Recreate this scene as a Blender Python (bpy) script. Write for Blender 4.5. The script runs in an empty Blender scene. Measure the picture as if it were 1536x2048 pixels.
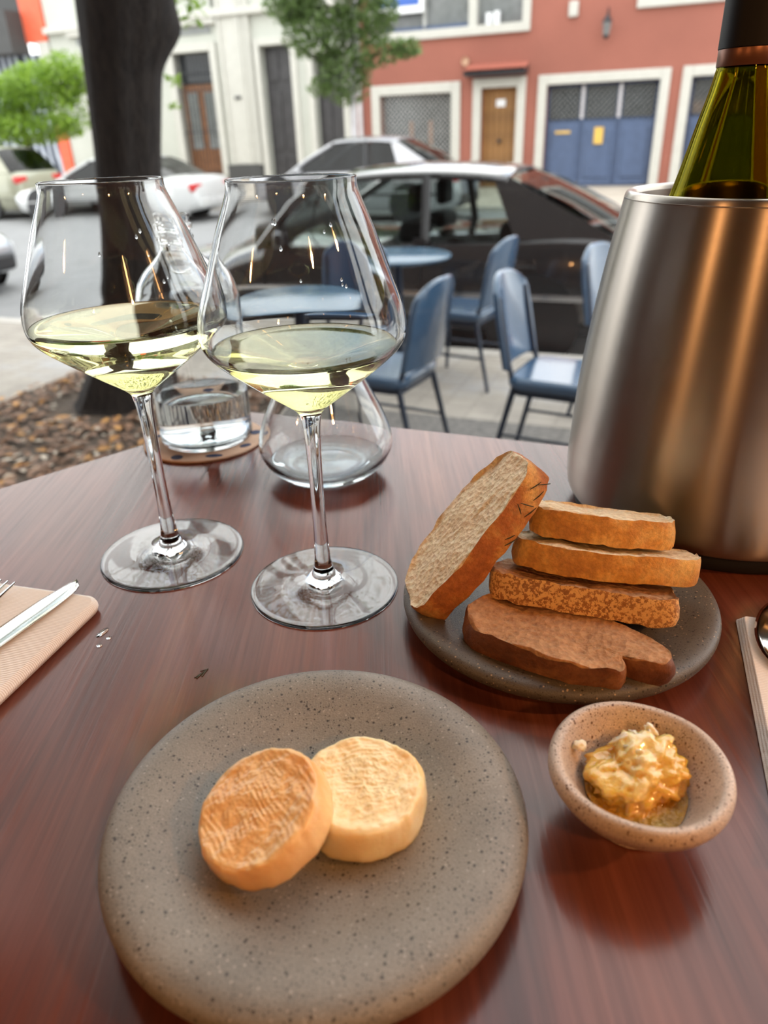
import bpy, math, random
from mathutils import Vector, Matrix, noise

R = math.radians
sc = bpy.context.scene
COL = sc.collection

# ------------------------------------------------------------------ camera
TZ = 0.75                      # table top height above the dining-room floor
cam_d = bpy.data.cameras.new('camera')
cam_d.sensor_fit = 'VERTICAL'
cam_d.sensor_height = 34.6
cam_d.sensor_width = 34.6
cam_d.lens = 34.6 * 1440.0 / 2048.0
cam_d.clip_start = 0.02
cam_d.clip_end = 200
cam_d.dof.use_dof = True
cam_d.dof.focus_distance = 0.365
cam_d.dof.aperture_fstop = 8.0
cam = bpy.data.objects.new('camera', cam_d)
COL.objects.link(cam)
cam.matrix_world = Matrix.Translation((0, 0, 0.99)) @ Matrix.Rotation(R(90 - 27.6), 4, 'X') @ Matrix.Rotation(R(-2.1), 4, 'Z')
sc.camera = cam

# ------------------------------------------------------------------ sky, exposure
world = bpy.data.worlds.new('world')
sc.world = world
world.use_nodes = True
wn = world.node_tree
wn.nodes.clear()
w_out = wn.nodes.new('ShaderNodeOutputWorld')
w_bg = wn.nodes.new('ShaderNodeBackground')
w_tc = wn.nodes.new('ShaderNodeTexCoord')
w_no = wn.nodes.new('ShaderNodeTexNoise')
w_no.inputs['Scale'].default_value = 2.6
w_no.inputs['Detail'].default_value = 5
w_rp = wn.nodes.new('ShaderNodeValToRGB')
w_rp.color_ramp.elements[0].position = 0.30
w_rp.color_ramp.elements[0].color = (0.42, 0.60, 0.88, 1)
w_rp.color_ramp.elements[1].position = 0.46
w_rp.color_ramp.elements[1].color = (1.0, 1.0, 0.98, 1)
wn.links.new(w_tc.outputs['Generated'], w_no.inputs['Vector'])
wn.links.new(w_no.outputs['Fac'], w_rp.inputs['Fac'])
wn.links.new(w_rp.outputs['Color'], w_bg.inputs['Color'])
wn.links.new(w_bg.outputs['Background'], w_out.inputs['Surface'])
w_bg.inputs['Strength'].default_value = 2.2

sc.view_settings.view_transform = 'Standard'
sc.view_settings.look = 'None'
sc.view_settings.gamma = 1.0
sc.view_settings.use_curve_mapping = False
sc.view_settings.exposure = 0.62
sc.cycles.max_bounces = 12
sc.cycles.diffuse_bounces = 3
sc.cycles.transmission_bounces = 12
sc.cycles.glossy_bounces = 4
sc.cycles.adaptive_threshold = 0.06
sc.cycles.transparent_max_bounces = 24
sc.cycles.sample_clamp_indirect = 6.0
LAMP_W = 10.0                   # watts of each pendant lamp

# street frame: local X runs along the street, local Y across it
A22 = R(22)
UX = Vector((math.cos(A22), -math.sin(A22), 0))
VX = Vector((math.sin(A22), math.cos(A22), 0))
def sv(a, b, z=0.0):
    return UX * a + VX * b + Vector((0, 0, z))
WALK, ROAD, ROAD_FAR, WALK_FAR = -0.43, -0.55, -0.44, -0.36

# ------------------------------------------------------------------ material helpers
def _new(name):
    m = bpy.data.materials.new(name)
    m.use_nodes = True
    nt = m.node_tree
    nt.nodes.clear()
    out = nt.nodes.new('ShaderNodeOutputMaterial')
    return m, nt, out

def N(nt, t, **kw):
    n = nt.nodes.new('ShaderNode' + t)
    for k, v in kw.items():
        if k in n.inputs:
            n.inputs[k].default_value = v
        else:
            setattr(n, k, v)
    return n

def ramp(nt, fac, stops):
    r = nt.nodes.new('ShaderNodeValToRGB')
    e = r.color_ramp.elements
    while len(e) < len(stops):
        e.new(0.5)
    for i, (p, c) in enumerate(stops):
        e[i].position = p
        e[i].color = (c[0], c[1], c[2], 1) if not isinstance(c, (int, float)) else (c, c, c, 1)
    nt.links.new(fac, r.inputs['Fac'])
    return r.outputs['Color']

def coords(nt, scale=(1, 1, 1), rot=(0, 0, 0), src='Object'):
    tc = nt.nodes.new('ShaderNodeTexCoord')
    mp = nt.nodes.new('ShaderNodeMapping')
    mp.inputs['Scale'].default_value = scale
    mp.inputs['Rotation'].default_value = rot
    nt.links.new(tc.outputs[src], mp.inputs['Vector'])
    return mp.outputs['Vector']

def noise_tex(nt, vec, scale, detail=4, rough=0.55):
    n = N(nt, 'TexNoise', Scale=scale, Detail=detail, Roughness=rough)
    nt.links.new(vec, n.inputs['Vector'])
    return n.outputs['Fac']

def mixc(nt, fac, a, b, mode='MIX'):
    m = nt.nodes.new('ShaderNodeMix')
    m.data_type = 'RGBA'
    m.blend_type = mode
    for i, v in ((0, fac), (6, a), (7, b)):
        if isinstance(v, (int, float)):
            m.inputs[i].default_value = v
        elif isinstance(v, tuple):
            m.inputs[i].default_value = (v[0], v[1], v[2], 1)
        else:
            nt.links.new(v, m.inputs[i])
    return m.outputs[2]

def bump(nt, height, strength, dist):
    b = N(nt, 'Bump', Strength=strength, Distance=dist)
    nt.links.new(height, b.inputs['Height'])
    return b.outputs['Normal']

def plain(name, col, rough=0.6, metal=0.0, var=0.12, scale=6.0, bump_s=0.0, bump_d=0.002, coat=0.0, spec=0.5):
    """one colour with a little uneven tone"""
    m, nt, out = _new(name)
    p = N(nt, 'BsdfPrincipled', Roughness=rough, Metallic=metal)
    p.inputs['Coat Weight'].default_value = coat
    p.inputs['Specular IOR Level'].default_value = spec
    v = coords(nt)
    f = noise_tex(nt, v, scale)
    lo = tuple(max(0, c * (1 - var)) for c in col)
    hi = tuple(min(1, c * (1 + var)) for c in col)
    nt.links.new(ramp(nt, f, [(0.3, lo), (0.7, hi)]), p.inputs['Base Color'])
    if bump_s:
        nt.links.new(bump(nt, noise_tex(nt, v, scale * 8), bump_s, bump_d), p.inputs['Normal'])
    nt.links.new(p.outputs[0], out.inputs[0])
    return m

def glass(name, col=(1, 1, 1), ior=1.5, rough=0.0):
    m, nt, out = _new(name)
    g = N(nt, 'BsdfGlass', IOR=ior, Roughness=rough)
    g.inputs['Color'].default_value = (col[0], col[1], col[2], 1)
    nt.links.new(g.outputs[0], out.inputs[0])
    return m

def pane_glass(name, tint=(1, 1, 1), refl=1.0):
    """thin pane: clear transmission plus a mirror coat by angle"""
    m, nt, out = _new(name)
    t = N(nt, 'BsdfTransparent')
    t.inputs['Color'].default_value = (tint[0], tint[1], tint[2], 1)
    g = N(nt, 'BsdfGlossy', Roughness=0.01)
    fr = N(nt, 'Fresnel', IOR=1.45)
    mu = N(nt, 'Math', operation='MULTIPLY')
    mu.inputs[1].default_value = refl
    mx = N(nt, 'MixShader')
    nt.links.new(fr.outputs[0], mu.inputs[0])
    nt.links.new(mu.outputs[0], mx.inputs[0])
    nt.links.new(t.outputs[0], mx.inputs[1])
    nt.links.new(g.outputs[0], mx.inputs[2])
    nt.links.new(mx.outputs[0], out.inputs[0])
    return m

def emit(name, col, strength):
    m, nt, out = _new(name)
    e = N(nt, 'Emission', Strength=strength)
    e.inputs['Color'].default_value = (col[0], col[1], col[2], 1)
    nt.links.new(e.outputs[0], out.inputs[0])
    return m

# ------------------------------------------------------------------ mesh helpers
class MB:
    def __init__(s):
        s.v, s.f = [], []
    def add(s, vs, fs):
        o = len(s.v)
        s.v += [tuple(x) for x in vs]
        s.f += [tuple(i + o for i in q) for q in fs]
        return s
    def box(s, x0, x1, y0, y1, z0, z1, M=None):
        vs = [(x, y, z) for z in (z0, z1) for y in (y0, y1) for x in (x0, x1)]
        if M is not None:
            vs = [M @ Vector(v) for v in vs]
        return s.add(vs, [(0, 2, 3, 1), (4, 5, 7, 6), (0, 1, 5, 4), (2, 6, 7, 3), (0, 4, 6, 2), (1, 3, 7, 5)])
    def lathe(s, prof, n=64, c=(0, 0, 0), cap0=False, cap1=False, flip=False):
        vs, fs = [], []
        m = len(prof)
        for r, z in prof:
            for i in range(n):
                t = 2 * math.pi * i / n
                vs.append((c[0] + r * math.cos(t), c[1] + r * math.sin(t), c[2] + z))
        for j in range(m - 1):
            for i in range(n):
                k = (i + 1) % n
                q = (j * n + i, j * n + k, (j + 1) * n + k, (j + 1) * n + i)
                fs.append(q[::-1] if flip else q)
        if cap0:
            fs.append(tuple(range(n))[::-1] if not flip else tuple(range(n)))
        if cap1:
            t = tuple((m - 1) * n + i for i in range(n))
            fs.append(t if not flip else t[::-1])
        return s.add(vs, fs)
    def tube(s, pts, r, n=8, cap=True):
        pts = [Vector(p) for p in pts]
        rs = r if isinstance(r, (list, tuple)) else [r] * len(pts)
        vs, fs = [], []
        prev = None
        for j, p in enumerate(pts):
            d = (pts[min(j + 1, len(pts) - 1)] - pts[max(j - 1, 0)]).normalized()
            if prev is None:
                u = d.orthogonal().normalized()
            else:
                u = (prev - d * prev.dot(d)).normalized()
            prev = u
            w = d.cross(u)
            for i in range(n):
                t = 2 * math.pi * i / n
                vs.append(p + (u * math.cos(t) + w * math.sin(t)) * rs[j])
        for j in range(len(pts) - 1):
            for i in range(n):
                k = (i + 1) % n
                fs.append((j * n + i, j * n + k, (j + 1) * n + k, (j + 1) * n + i))
        if cap:
            fs.append(tuple(range(n))[::-1])
            fs.append(tuple((len(pts) - 1) * n + i for i in range(n)))
        return s.add(vs, fs)
    def prism(s, poly, z0, z1, M=None):
        n = len(poly)
        vs = [Vector((x, y, z0)) for x, y in poly] + [Vector((x, y, z1)) for x, y in poly]
        if M is not None:
            vs = [M @ v for v in vs]
        fs = [tuple(range(n))[::-1], tuple(range(n, 2 * n))]
        fs += [(i, (i + 1) % n, n + (i + 1) % n, n + i) for i in range(n)]
        return s.add(vs, fs)
    def grid(s, fn, nu, nv, closed_u=False):
        vs = [fn(i / (nu if closed_u else nu - 1), j / (nv - 1)) for j in range(nv) for i in range(nu)]
        fs = []
        for j in range(nv - 1):
            for i in range(nu if closed_u else nu - 1):
                k = (i + 1) % nu
                fs.append((j * nu + i, j * nu + k, (j + 1) * nu + k, (j + 1) * nu + i))
        return s.add(vs, fs)
    def mesh(s, name):
        me = bpy.data.meshes.new(name)
        me.from_pydata(s.v, [], s.f)
        me.validate()
        me.update()
        return me
    def build(s, name, mat, parent=None, smooth=40, bevel=0, subsurf=0, solid=0, recalc=False):
        me = s.mesh(name)
        if recalc:
            import bmesh
            bm = bmesh.new(); bm.from_mesh(me)
            bmesh.ops.recalc_face_normals(bm, faces=bm.faces)
            bm.to_mesh(me); bm.free()
        if smooth:
            me.polygons.foreach_set('use_smooth', [True] * len(me.polygons))
            if smooth < 180:
                me.set_sharp_from_angle(angle=R(smooth))
        o = bpy.data.objects.new(name, me)
        COL.objects.link(o)
        if mat is not None:
            me.materials.append(mat)
        if parent is not None:
            o.parent = parent
        if solid:
            md = o.modifiers.new('solid', 'SOLIDIFY'); md.thickness = solid; md.offset = 0
        if bevel:
            md = o.modifiers.new('bevel', 'BEVEL'); md.width = bevel; md.segments = 2; md.limit_method = 'ANGLE'
        if subsurf:
            md = o.modifiers.new('subd', 'SUBSURF'); md.levels = subsurf; md.render_levels = subsurf
        return o

def spline(pts, sub=6):
    """Catmull-Rom through 2-D control points"""
    out = []
    P = [pts[0]] + list(pts) + [pts[-1]]
    for i in range(1, len(P) - 2):
        p0, p1, p2, p3 = (Vector(P[i - 1]), Vector(P[i]), Vector(P[i + 1]), Vector(P[i + 2]))
        for k in range(sub):
            t = k / sub
            q = 0.5 * ((2 * p1) + (p2 - p0) * t + (2 * p0 - 5 * p1 + 4 * p2 - p3) * t * t + (3 * p1 - p0 - 3 * p2 + p3) * t ** 3)
            out.append(tuple(q))
    out.append(tuple(pts[-1]))
    return out

def tag(o, label=None, cat=None, group=None, kind=None):
    if label: o['label'] = label
    if cat: o['category'] = cat
    if group: o['group'] = group
    if kind: o['kind'] = kind
    return o

def thing(name, label, cat, loc=(0, 0, 0), rz=0.0, group=None):
    o = bpy.data.objects.new(name, None)
    o.empty_display_size = 0.1
    COL.objects.link(o)
    o.location = loc
    o.rotation_euler = (0, 0, rz)
    return tag(o, label, cat, group)

def struct(name, label=None):
    o = bpy.data.objects.new(name, None)
    COL.objects.link(o)
    o['kind'] = 'structure'
    if label: o['label'] = label
    return o

def street(o, a=0.0, b=0.0, z=0.0, turn=0.0):
    """stand an object in the street frame"""
    o.location = sv(a, b, z)
    o.rotation_euler = (0, 0, -A22 + turn)
    return o

# ------------------------------------------------------------------ materials
def wood_table():
    m, nt, out = _new('table_wood')
    p = N(nt, 'BsdfPrincipled')
    rot = (0, 0, A22)
    v = coords(nt, (11, 0.9, 4), rot)
    g = noise_tex(nt, v, 1.6, 6, 0.6)
    base = ramp(nt, g, [(0.28, (0.050, 0.014, 0.010)), (0.45, (0.150, 0.042, 0.026)), (0.6, (0.215, 0.066, 0.038)), (0.8, (0.34, 0.145, 0.075))])
    v2 = coords(nt, (150, 4, 4), rot)
    fib = noise_tex(nt, v2, 2.0, 3, 0.6)
    base = mixc(nt, 0.55, base, ramp(nt, fib, [(0.3, 0.45), (0.62, 1.0)]), 'MULTIPLY')
    v3 = coords(nt, (7.5, 0.25, 1), rot)
    st = N(nt, 'TexVoronoi', Scale=1.0)
    st.feature = 'F1'
    nt.links.new(v3, st.inputs['Vector'])
    hsv = N(nt, 'SeparateColor')
    nt.links.new(st.outputs['Color'], hsv.inputs[0])
    base = mixc(nt, 0.5, base, ramp(nt, hsv.outputs[0], [(0.1, (0.55, 0.5, 0.5)), (0.5, (1, 0.9, 0.85)), (0.9, (1.0, 1.0, 1.0))]), 'MULTIPLY')
    nt.links.new(base, p.inputs['Base Color'])
    rg = ramp(nt, fib, [(0.3, 0.27), (0.7, 0.16)])
    nt.links.new(rg, p.inputs['Roughness'])
    nt.links.new(bump(nt, fib, 0.16, 0.0006), p.inputs['Normal'])
    p.inputs['Specular IOR Level'].default_value = 0.5
    nt.links.new(p.outputs[0], out.inputs[0])
    return m

def stoneware(name, c_body, c_dark, c_light, rough=0.5, spot=900, dens=0.52):
    m, nt, out = _new(name)
    p = N(nt, 'BsdfPrincipled', Roughness=rough)
    v = coords(nt)
    f = noise_tex(nt, v, 30, 4)
    base = ramp(nt, f, [(0.3, tuple(c * 0.82 for c in c_body)), (0.7, tuple(c * 1.15 for c in c_body))])
    fine = noise_tex(nt, v, 1400, 2, 0.7)
    base = mixc(nt, 0.5, base, ramp(nt, fine, [(0.35, 0.55), (0.62, 1.1)]), 'MULTIPLY')
    for sc_, thr, col in ((spot * 0.42, 0.16, c_dark), (spot, 0.2, c_dark), (spot * 0.5, 0.13, c_light)):
        vo = N(nt, 'TexVoronoi', Scale=sc_)
        mp = N(nt, 'Mapping')
        mp.inputs['Location'].default_value = (sc_, 3.1, sc_ * 0.3)
        nt.links.new(v, mp.inputs['Vector'])
        nt.links.new(mp.outputs[0], vo.inputs['Vector'])
        pres = N(nt, 'SeparateColor')
        nt.links.new(vo.outputs['Color'], pres.inputs[0])
        dot = ramp(nt, vo.outputs['Distance'], [(thr, 1.0), (thr + 0.08, 0.0)])
        some = ramp(nt, pres.outputs[0], [(dens, 0.0), (dens + 0.04, 1.0)])
        mu = N(nt, 'Math', operation='MULTIPLY')
        nt.links.new(dot, mu.inputs[0]); nt.links.new(some, mu.inputs[1])
        base = mixc(nt, mu.outputs[0], base, col)
    nt.links.new(base, p.inputs['Base Color'])
    nt.links.new(bump(nt, fine, 0.35, 0.0006), p.inputs['Normal'])
    nt.links.new(p.outputs[0], out.inputs[0])
    return m

def brushed_steel():
    m, nt, out = _new('brushed_steel')
    p = N(nt, 'BsdfPrincipled', Metallic=1.0, Roughness=0.27)
    p.inputs['Base Color'].default_value = (0.46, 0.41, 0.36, 1)
    p.inputs['Anisotropic'].default_value = 0.9
    p.inputs['Anisotropic Rotation'].default_value = 0.25
    tg = N(nt, 'Tangent')
    tg.direction_type = 'RADIAL'; tg.axis = 'Z'
    nt.links.new(tg.outputs[0], p.inputs['Tangent'])
    v = coords(nt, (1, 1, 260))
    f = noise_tex(nt, v, 6, 3)
    nt.links.new(ramp(nt, f, [(0.3, 0.30), (0.7, 0.34)]), p.inputs['Roughness'])
    nt.links.new(p.outputs[0], out.inputs[0])
    return m

def crust_mat(name, c1, c2, c3, flour=None):
    m, nt, out = _new(name)
    p = N(nt, 'BsdfPrincipled', Roughness=0.5)
    v = coords(nt)
    f = noise_tex(nt, v, 45, 5, 0.6)
    base = ramp(nt, f, [(0.3, c1), (0.5, c2), (0.68, c3)])
    g = noise_tex(nt, v, 420, 4, 0.65)
    base = mixc(nt, 0.6, base, ramp(nt, g, [(0.35, 0.6), (0.65, 1.15)]), 'MULTIPLY')
    if flour:
        k = noise_tex(nt, v, 520, 3, 0.7)
        base = mixc(nt, ramp(nt, k, [(0.47, 0.0), (0.52, 1.0)]), base, flour)
    nt.links.new(base, p.inputs['Base Color'])
    nt.links.new(bump(nt, g, 0.5, 0.0012), p.inputs['Normal'])
    p.inputs['Subsurface Weight'].default_value = 0.1
    p.inputs['Subsurface Scale'].default_value = 0.004
    nt.links.new(p.outputs[0], out.inputs[0])
    return m

def crumb_mat(name, lo, hi):
    m, nt, out = _new(name)
    p = N(nt, 'BsdfPrincipled', Roughness=0.75)
    v = coords(nt)
    f = noise_tex(nt, v, 260, 5, 0.7)
    vo = N(nt, 'TexVoronoi', Scale=330)
    nt.links.new(v, vo.inputs['Vector'])
    base = ramp(nt, f, [(0.32, lo), (0.62, hi)])
    base = mixc(nt, 0.35, base, ramp(nt, vo.outputs['Distance'], [(0.05, 0.55), (0.4, 1.0)]), 'MULTIPLY')
    nt.links.new(base, p.inputs['Base Color'])
    ad = N(nt, 'Math', operation='ADD')
    nt.links.new(f, ad.inputs[0]); nt.links.new(vo.outputs['Distance'], ad.inputs[1])
    nt.links.new(bump(nt, ad.outputs[0], 0.8, 0.0012), p.inputs['Normal'])
    p.inputs['Subsurface Weight'].default_value = 0.15
    p.inputs['Subsurface Scale'].default_value = 0.004
    nt.links.new(p.outputs[0], out.inputs[0])
    return m

def soft_food(name, lo, hi, rough=0.35, sss=0.3, scale=60):
    m, nt, out = _new(name)
    p = N(nt, 'BsdfPrincipled', Roughness=rough)
    v = coords(nt)
    f = noise_tex(nt, v, scale, 4)
    nt.links.new(ramp(nt, f, [(0.33, lo), (0.66, hi)]), p.inputs['Base Color'])
    p.inputs['Subsurface Weight'].default_value = sss
    p.inputs['Subsurface Radius'].default_value = (1.0, 0.55, 0.25)
    p.inputs['Subsurface Scale'].default_value = 0.004
    nt.links.new(bump(nt, noise_tex(nt, v, 700, 3), 0.25, 0.0005), p.inputs['Normal'])
    nt.links.new(p.outputs[0], out.inputs[0])
    return m

def napkin_mat(name, col):
    m, nt, out = _new(name)
    p = N(nt, 'BsdfPrincipled', Roughness=0.85)
    v = coords(nt)
    w = N(nt, 'TexWave', Scale=260.0, Distortion=1.2)
    w.bands_direction = 'Y'
    nt.links.new(v, w.inputs['Vector'])
    nt.links.new(ramp(nt, w.outputs['Fac'], [(0.0, tuple(c * 0.93 for c in col)), (1.0, col)]), p.inputs['Base Color'])
    nt.links.new(bump(nt, w.outputs['Fac'], 0.35, 0.0005), p.inputs['Normal'])
    nt.links.new(p.outputs[0], out.inputs[0])
    return m

def bark_mat():
    m, nt, out = _new('bark')
    p = N(nt, 'BsdfPrincipled', Roughness=0.9)
    v = coords(nt, (1, 1, 0.18))
    f = noise_tex(nt, v, 34, 6, 0.7)
    nt.links.new(ramp(nt, f, [(0.35, (0.007, 0.005, 0.005)), (0.6, (0.030, 0.023, 0.019)), (0.8, (0.065, 0.052, 0.042))]), p.inputs['Base Color'])
    nt.links.new(bump(nt, f, 1.0, 0.03), p.inputs['Normal'])
    nt.links.new(p.outputs[0], out.inputs[0])
    return m

def leaf_mat(name, lo, hi):
    m, nt, out = _new(name)
    d = N(nt, 'BsdfPrincipled', Roughness=0.45)
    t = N(nt, 'BsdfTranslucent')
    v = coords(nt)
    f = noise_tex(nt, v, 3.5, 5, 0.7)
    c = ramp(nt, f, [(0.3, lo), (0.7, hi)])
    nt.links.new(c, d.inputs['Base Color']); nt.links.new(c, t.inputs['Color'])
    mx = N(nt, 'MixShader'); mx.inputs[0].default_value = 0.45
    nt.links.new(d.outputs[0], mx.inputs[1]); nt.links.new(t.outputs[0], mx.inputs[2])
    nt.links.new(mx.outputs[0], out.inputs[0])
    return m

def ground_mat(name, cols, scale, rough=0.85, bump_s=0.3, tile=None):
    m, nt, out = _new(name)
    p = N(nt, 'BsdfPrincipled', Roughness=rough)
    v = coords(nt)
    f = noise_tex(nt, v, scale, 6, 0.65)
    n = len(cols)
    c = ramp(nt, f, [(0.3 + 0.4 * i / (n - 1), k) for i, k in enumerate(cols)])
    if tile:
        br = N(nt, 'TexBrick', Scale=tile)
        br.offset = 0.0
        br.inputs['Color1'].default_value = (1, 1, 1, 1)
        br.inputs['Color2'].default_value = (0.9, 0.9, 0.9, 1)
        br.inputs['Mortar'].default_value = (0.8, 0.8, 0.8, 1)
        br.inputs['Brick Width'].default_value = 0.5
        br.inputs['Mortar Size'].default_value = 0.03
        nt.links.new(v, br.inputs['Vector'])
        c = mixc(nt, 1.0, c, br.outputs['Color'], 'MULTIPLY')
    nt.links.new(c, p.inputs['Base Color'])
    nt.links.new(bump(nt, noise_tex(nt, v, scale * 20, 4), bump_s, 0.01), p.inputs['Normal'])
    nt.links.new(p.outputs[0], out.inputs[0])
    return m

def car_paint(name, col, metal=0.0, rough=0.25):
    return plain(name, col, rough=rough, metal=metal, var=0.04, scale=2, coat=1.0)

M = {}
M['table'] = wood_table()
M['table_leg'] = plain('dark_iron', (0.03, 0.03, 0.03), 0.45)
M['plate'] = stoneware('grey_stoneware', (0.245, 0.222, 0.188), (0.045, 0.038, 0.032), (0.38, 0.34, 0.29), 0.42, 820)
M['bread_plate'] = stoneware('dark_stoneware', (0.108, 0.090, 0.070), (0.022, 0.017, 0.013), (0.42, 0.30, 0.18), 0.42, 800)
M['bowl'] = stoneware('speckled_cream', (0.62, 0.49, 0.39), (0.13, 0.06, 0.03), (0.72, 0.6, 0.5), 0.32, 900, 0.25)
M['glass'] = glass('clear_glass', (0.985, 0.99, 0.99), 1.5)
M['water'] = glass('water', (0.97, 0.99, 1.0), 1.333)
M['wine'] = glass('pale_wine', (0.982, 0.965, 0.76), 1.34)
M['green_glass'] = glass('olive_glass', (0.56, 0.52, 0.10), 1.5, 0.02)
M['steel'] = brushed_steel()
M['polished'] = plain('polished_steel', (0.66, 0.64, 0.6), 0.1, 1.0, 0.03)
M['black_rubber'] = plain('black_rubber', (0.012, 0.012, 0.014), 0.6)
M['capsule'] = plain('black_foil', (0.006, 0.006, 0.008), 0.5, spec=0.25)
M['copper_band'] = plain('copper_foil', (0.20, 0.085, 0.05), 0.35, 0.6)
M['cork'] = plain('kraft_card', (0.60, 0.40, 0.28), 0.8, scale=40)
M['ink'] = plain('blue_black_ink', (0.04, 0.05, 0.10), 0.8)
M['napkin'] = napkin_mat('paper_napkin', (0.93, 0.86, 0.80))
M['print'] = plain('grey_print', (0.45, 0.50, 0.52), 0.9)
M['cheese_a'] = soft_food('ripe_rind', (0.86, 0.46, 0.17), (0.92, 0.60, 0.28), 0.28)
M['cheese_b'] = soft_food('pale_rind', (0.90, 0.62, 0.28), (0.94, 0.78, 0.46), 0.26)
def honey_mat():
    m, nt, out = _new('honey')
    p = N(nt, 'BsdfPrincipled', Roughness=0.12, IOR=1.48)
    f = noise_tex(nt, coords(nt), 90, 3)
    nt.links.new(ramp(nt, f, [(0.3, (0.62, 0.27, 0.02)), (0.7, (0.85, 0.50, 0.08))]), p.inputs['Base Color'])
    p.inputs['Transmission Weight'].default_value = 0.35
    nt.links.new(bump(nt, noise_tex(nt, coords(nt), 330, 3), 0.9, 0.003), p.inputs['Normal'])
    nt.links.new(p.outputs[0], out.inputs[0])
    return m
def comb_mat():
    m, nt, out = _new('honeycomb_wax')
    p = N(nt, 'BsdfPrincipled', Roughness=0.12, IOR=1.48)
    v = coords(nt)
    sx = N(nt, 'SeparateXYZ'); nt.links.new(v, sx.inputs[0])
    f = noise_tex(nt, v, 150, 4)
    h = N(nt, 'MapRange'); h.inputs['From Min'].default_value = -.003; h.inputs['From Max'].default_value = .013
    nt.links.new(sx.outputs['Z'], h.inputs['Value'])
    ad = N(nt, 'Math', operation='ADD'); nt.links.new(h.outputs[0], ad.inputs[0]); nt.links.new(f, ad.inputs[1])
    dv = N(nt, 'Math', operation='MULTIPLY'); dv.inputs[1].default_value = 0.62; nt.links.new(ad.outputs[0], dv.inputs[0])
    nt.links.new(ramp(nt, dv.outputs[0], [(0.30, (0.62, 0.28, 0.02)), (0.62, (0.80, 0.50, 0.08)), (0.82, (0.90, 0.72, 0.32)), (0.95, (0.94, 0.88, 0.70))]), p.inputs['Base Color'])
    p.inputs['Subsurface Weight'].default_value = 0.4
    p.inputs['Subsurface Scale'].default_value = 0.004
    p.inputs['Coat Weight'].default_value = 0.8
    p.inputs['Coat Roughness'].default_value = 0.03
    nt.links.new(bump(nt, noise_tex(nt, v, 420, 3), 0.5, 0.0012), p.inputs['Normal'])
    nt.links.new(p.outputs[0], out.inputs[0])
    return m
M['honey'] = honey_mat()
M['comb'] = comb_mat()
M['wax'] = soft_food('white_wax', (0.85, 0.74, 0.55), (0.92, 0.86, 0.74), 0.3, 0.4, 150)
M['crust_gold'] = crust_mat('crust_gold', (0.42, 0.15, 0.03), (0.70, 0.34, 0.07), (0.84, 0.54, 0.17))
M['crust_dark'] = crust_mat('crust_dark', (0.085, 0.025, 0.010), (0.20, 0.068, 0.025), (0.36, 0.15, 0.055))
M['crust_top'] = crust_mat('crust_glossy', (0.26, 0.07, 0.02), (0.48, 0.17, 0.045), (0.76, 0.44, 0.13))
M['crust_flour'] = crust_mat('crust_floured', (0.26, 0.10, 0.03), (0.40, 0.17, 0.05), (0.52, 0.25, 0.08), (0.80, 0.48, 0.18))
M['crumb'] = crumb_mat('crumb', (0.66, 0.48, 0.28), (0.92, 0.78, 0.55))
M['crumb_brown'] = crumb_mat('crumb_brown', (0.34, 0.16, 0.07), (0.56, 0.31, 0.15))
M['herb'] = plain('rosemary', (0.05, 0.045, 0.02), 0.7)
M['bark'] = bark_mat()
M['leaf'] = leaf_mat('leaf', (0.08, 0.14, 0.04), (0.24, 0.34, 0.12))
M['leaf_bright'] = leaf_mat('leaf_bright', (0.13, 0.25, 0.03), (0.42, 0.60, 0.09))
M['asphalt'] = ground_mat('asphalt', [(0.21, 0.21, 0.21), (0.27, 0.27, 0.272)], 3)
M['walk'] = ground_mat('sidewalk', [(0.28, 0.25, 0.22), (0.40, 0.36, 0.31), (0.44, 0.44, 0.46)], 1.2, tile=3.0)
M['walk_far'] = ground_mat('far_sidewalk', [(0.36, 0.31, 0.25), (0.5, 0.44, 0.37)], 1.5)
M['kerb'] = ground_mat('kerb_stone', [(0.4, 0.37, 0.33), (0.55, 0.52, 0.48)], 5)
M['soil'] = ground_mat('soil', [(0.05, 0.035, 0.025), (0.14, 0.10, 0.07)], 9, bump_s=1.0)
M['litter_a'] = plain('dead_leaf_brown', (0.22, 0.12, 0.07), 0.7, var=0.4, scale=3)
M['litter_b'] = plain('dead_leaf_pale', (0.50, 0.42, 0.33), 0.7, var=0.3, scale=3)
M['litter_c'] = plain('dead_leaf_orange', (0.45, 0.22, 0.06), 0.7, var=0.3, scale=3)
M['blue_seat'] = plain('blue_paint', (0.050, 0.105, 0.19), 0.24, var=0.15, scale=4, coat=0.6)
M['blue_frame'] = plain('dark_blue_metal', (0.015, 0.03, 0.06), 0.4)
M['blue_top'] = plain('table_blue', (0.075, 0.14, 0.21), 0.2, var=0.12, scale=5)
M['cream_wall'] = plain('cream_plaster', (0.50, 0.51, 0.46), 0.85, var=0.06, scale=0.7)
M['cream_trim'] = plain('cream_trim', (0.54, 0.53, 0.485), 0.8, var=0.04)
M['red_wall'] = plain('red_plaster', (0.315, 0.112, 0.080), 0.85, var=0.10, scale=0.6)
M['red_tile'] = plain('red_tile', (0.40, 0.13, 0.09), 0.7, var=0.2)
M['dark_wood'] = plain('black_door_paint', (0.045, 0.042, 0.045), 0.5, var=0.3, scale=4)
M['brown_wood'] = plain('varnished_door', (0.24, 0.10, 0.04), 0.5, var=0.3, scale=5)
M['oak'] = plain('oak_plank', (0.30, 0.15, 0.05), 0.5, var=0.3, scale=4)
M['blue_door'] = plain('slate_blue_paint', (0.075, 0.11, 0.20), 0.5, var=0.1)
M['iron'] = plain('black_iron', (0.02, 0.02, 0.025), 0.5)
M['lattice'] = plain('grey_lattice', (0.52, 0.52, 0.50), 0.6)
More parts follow.
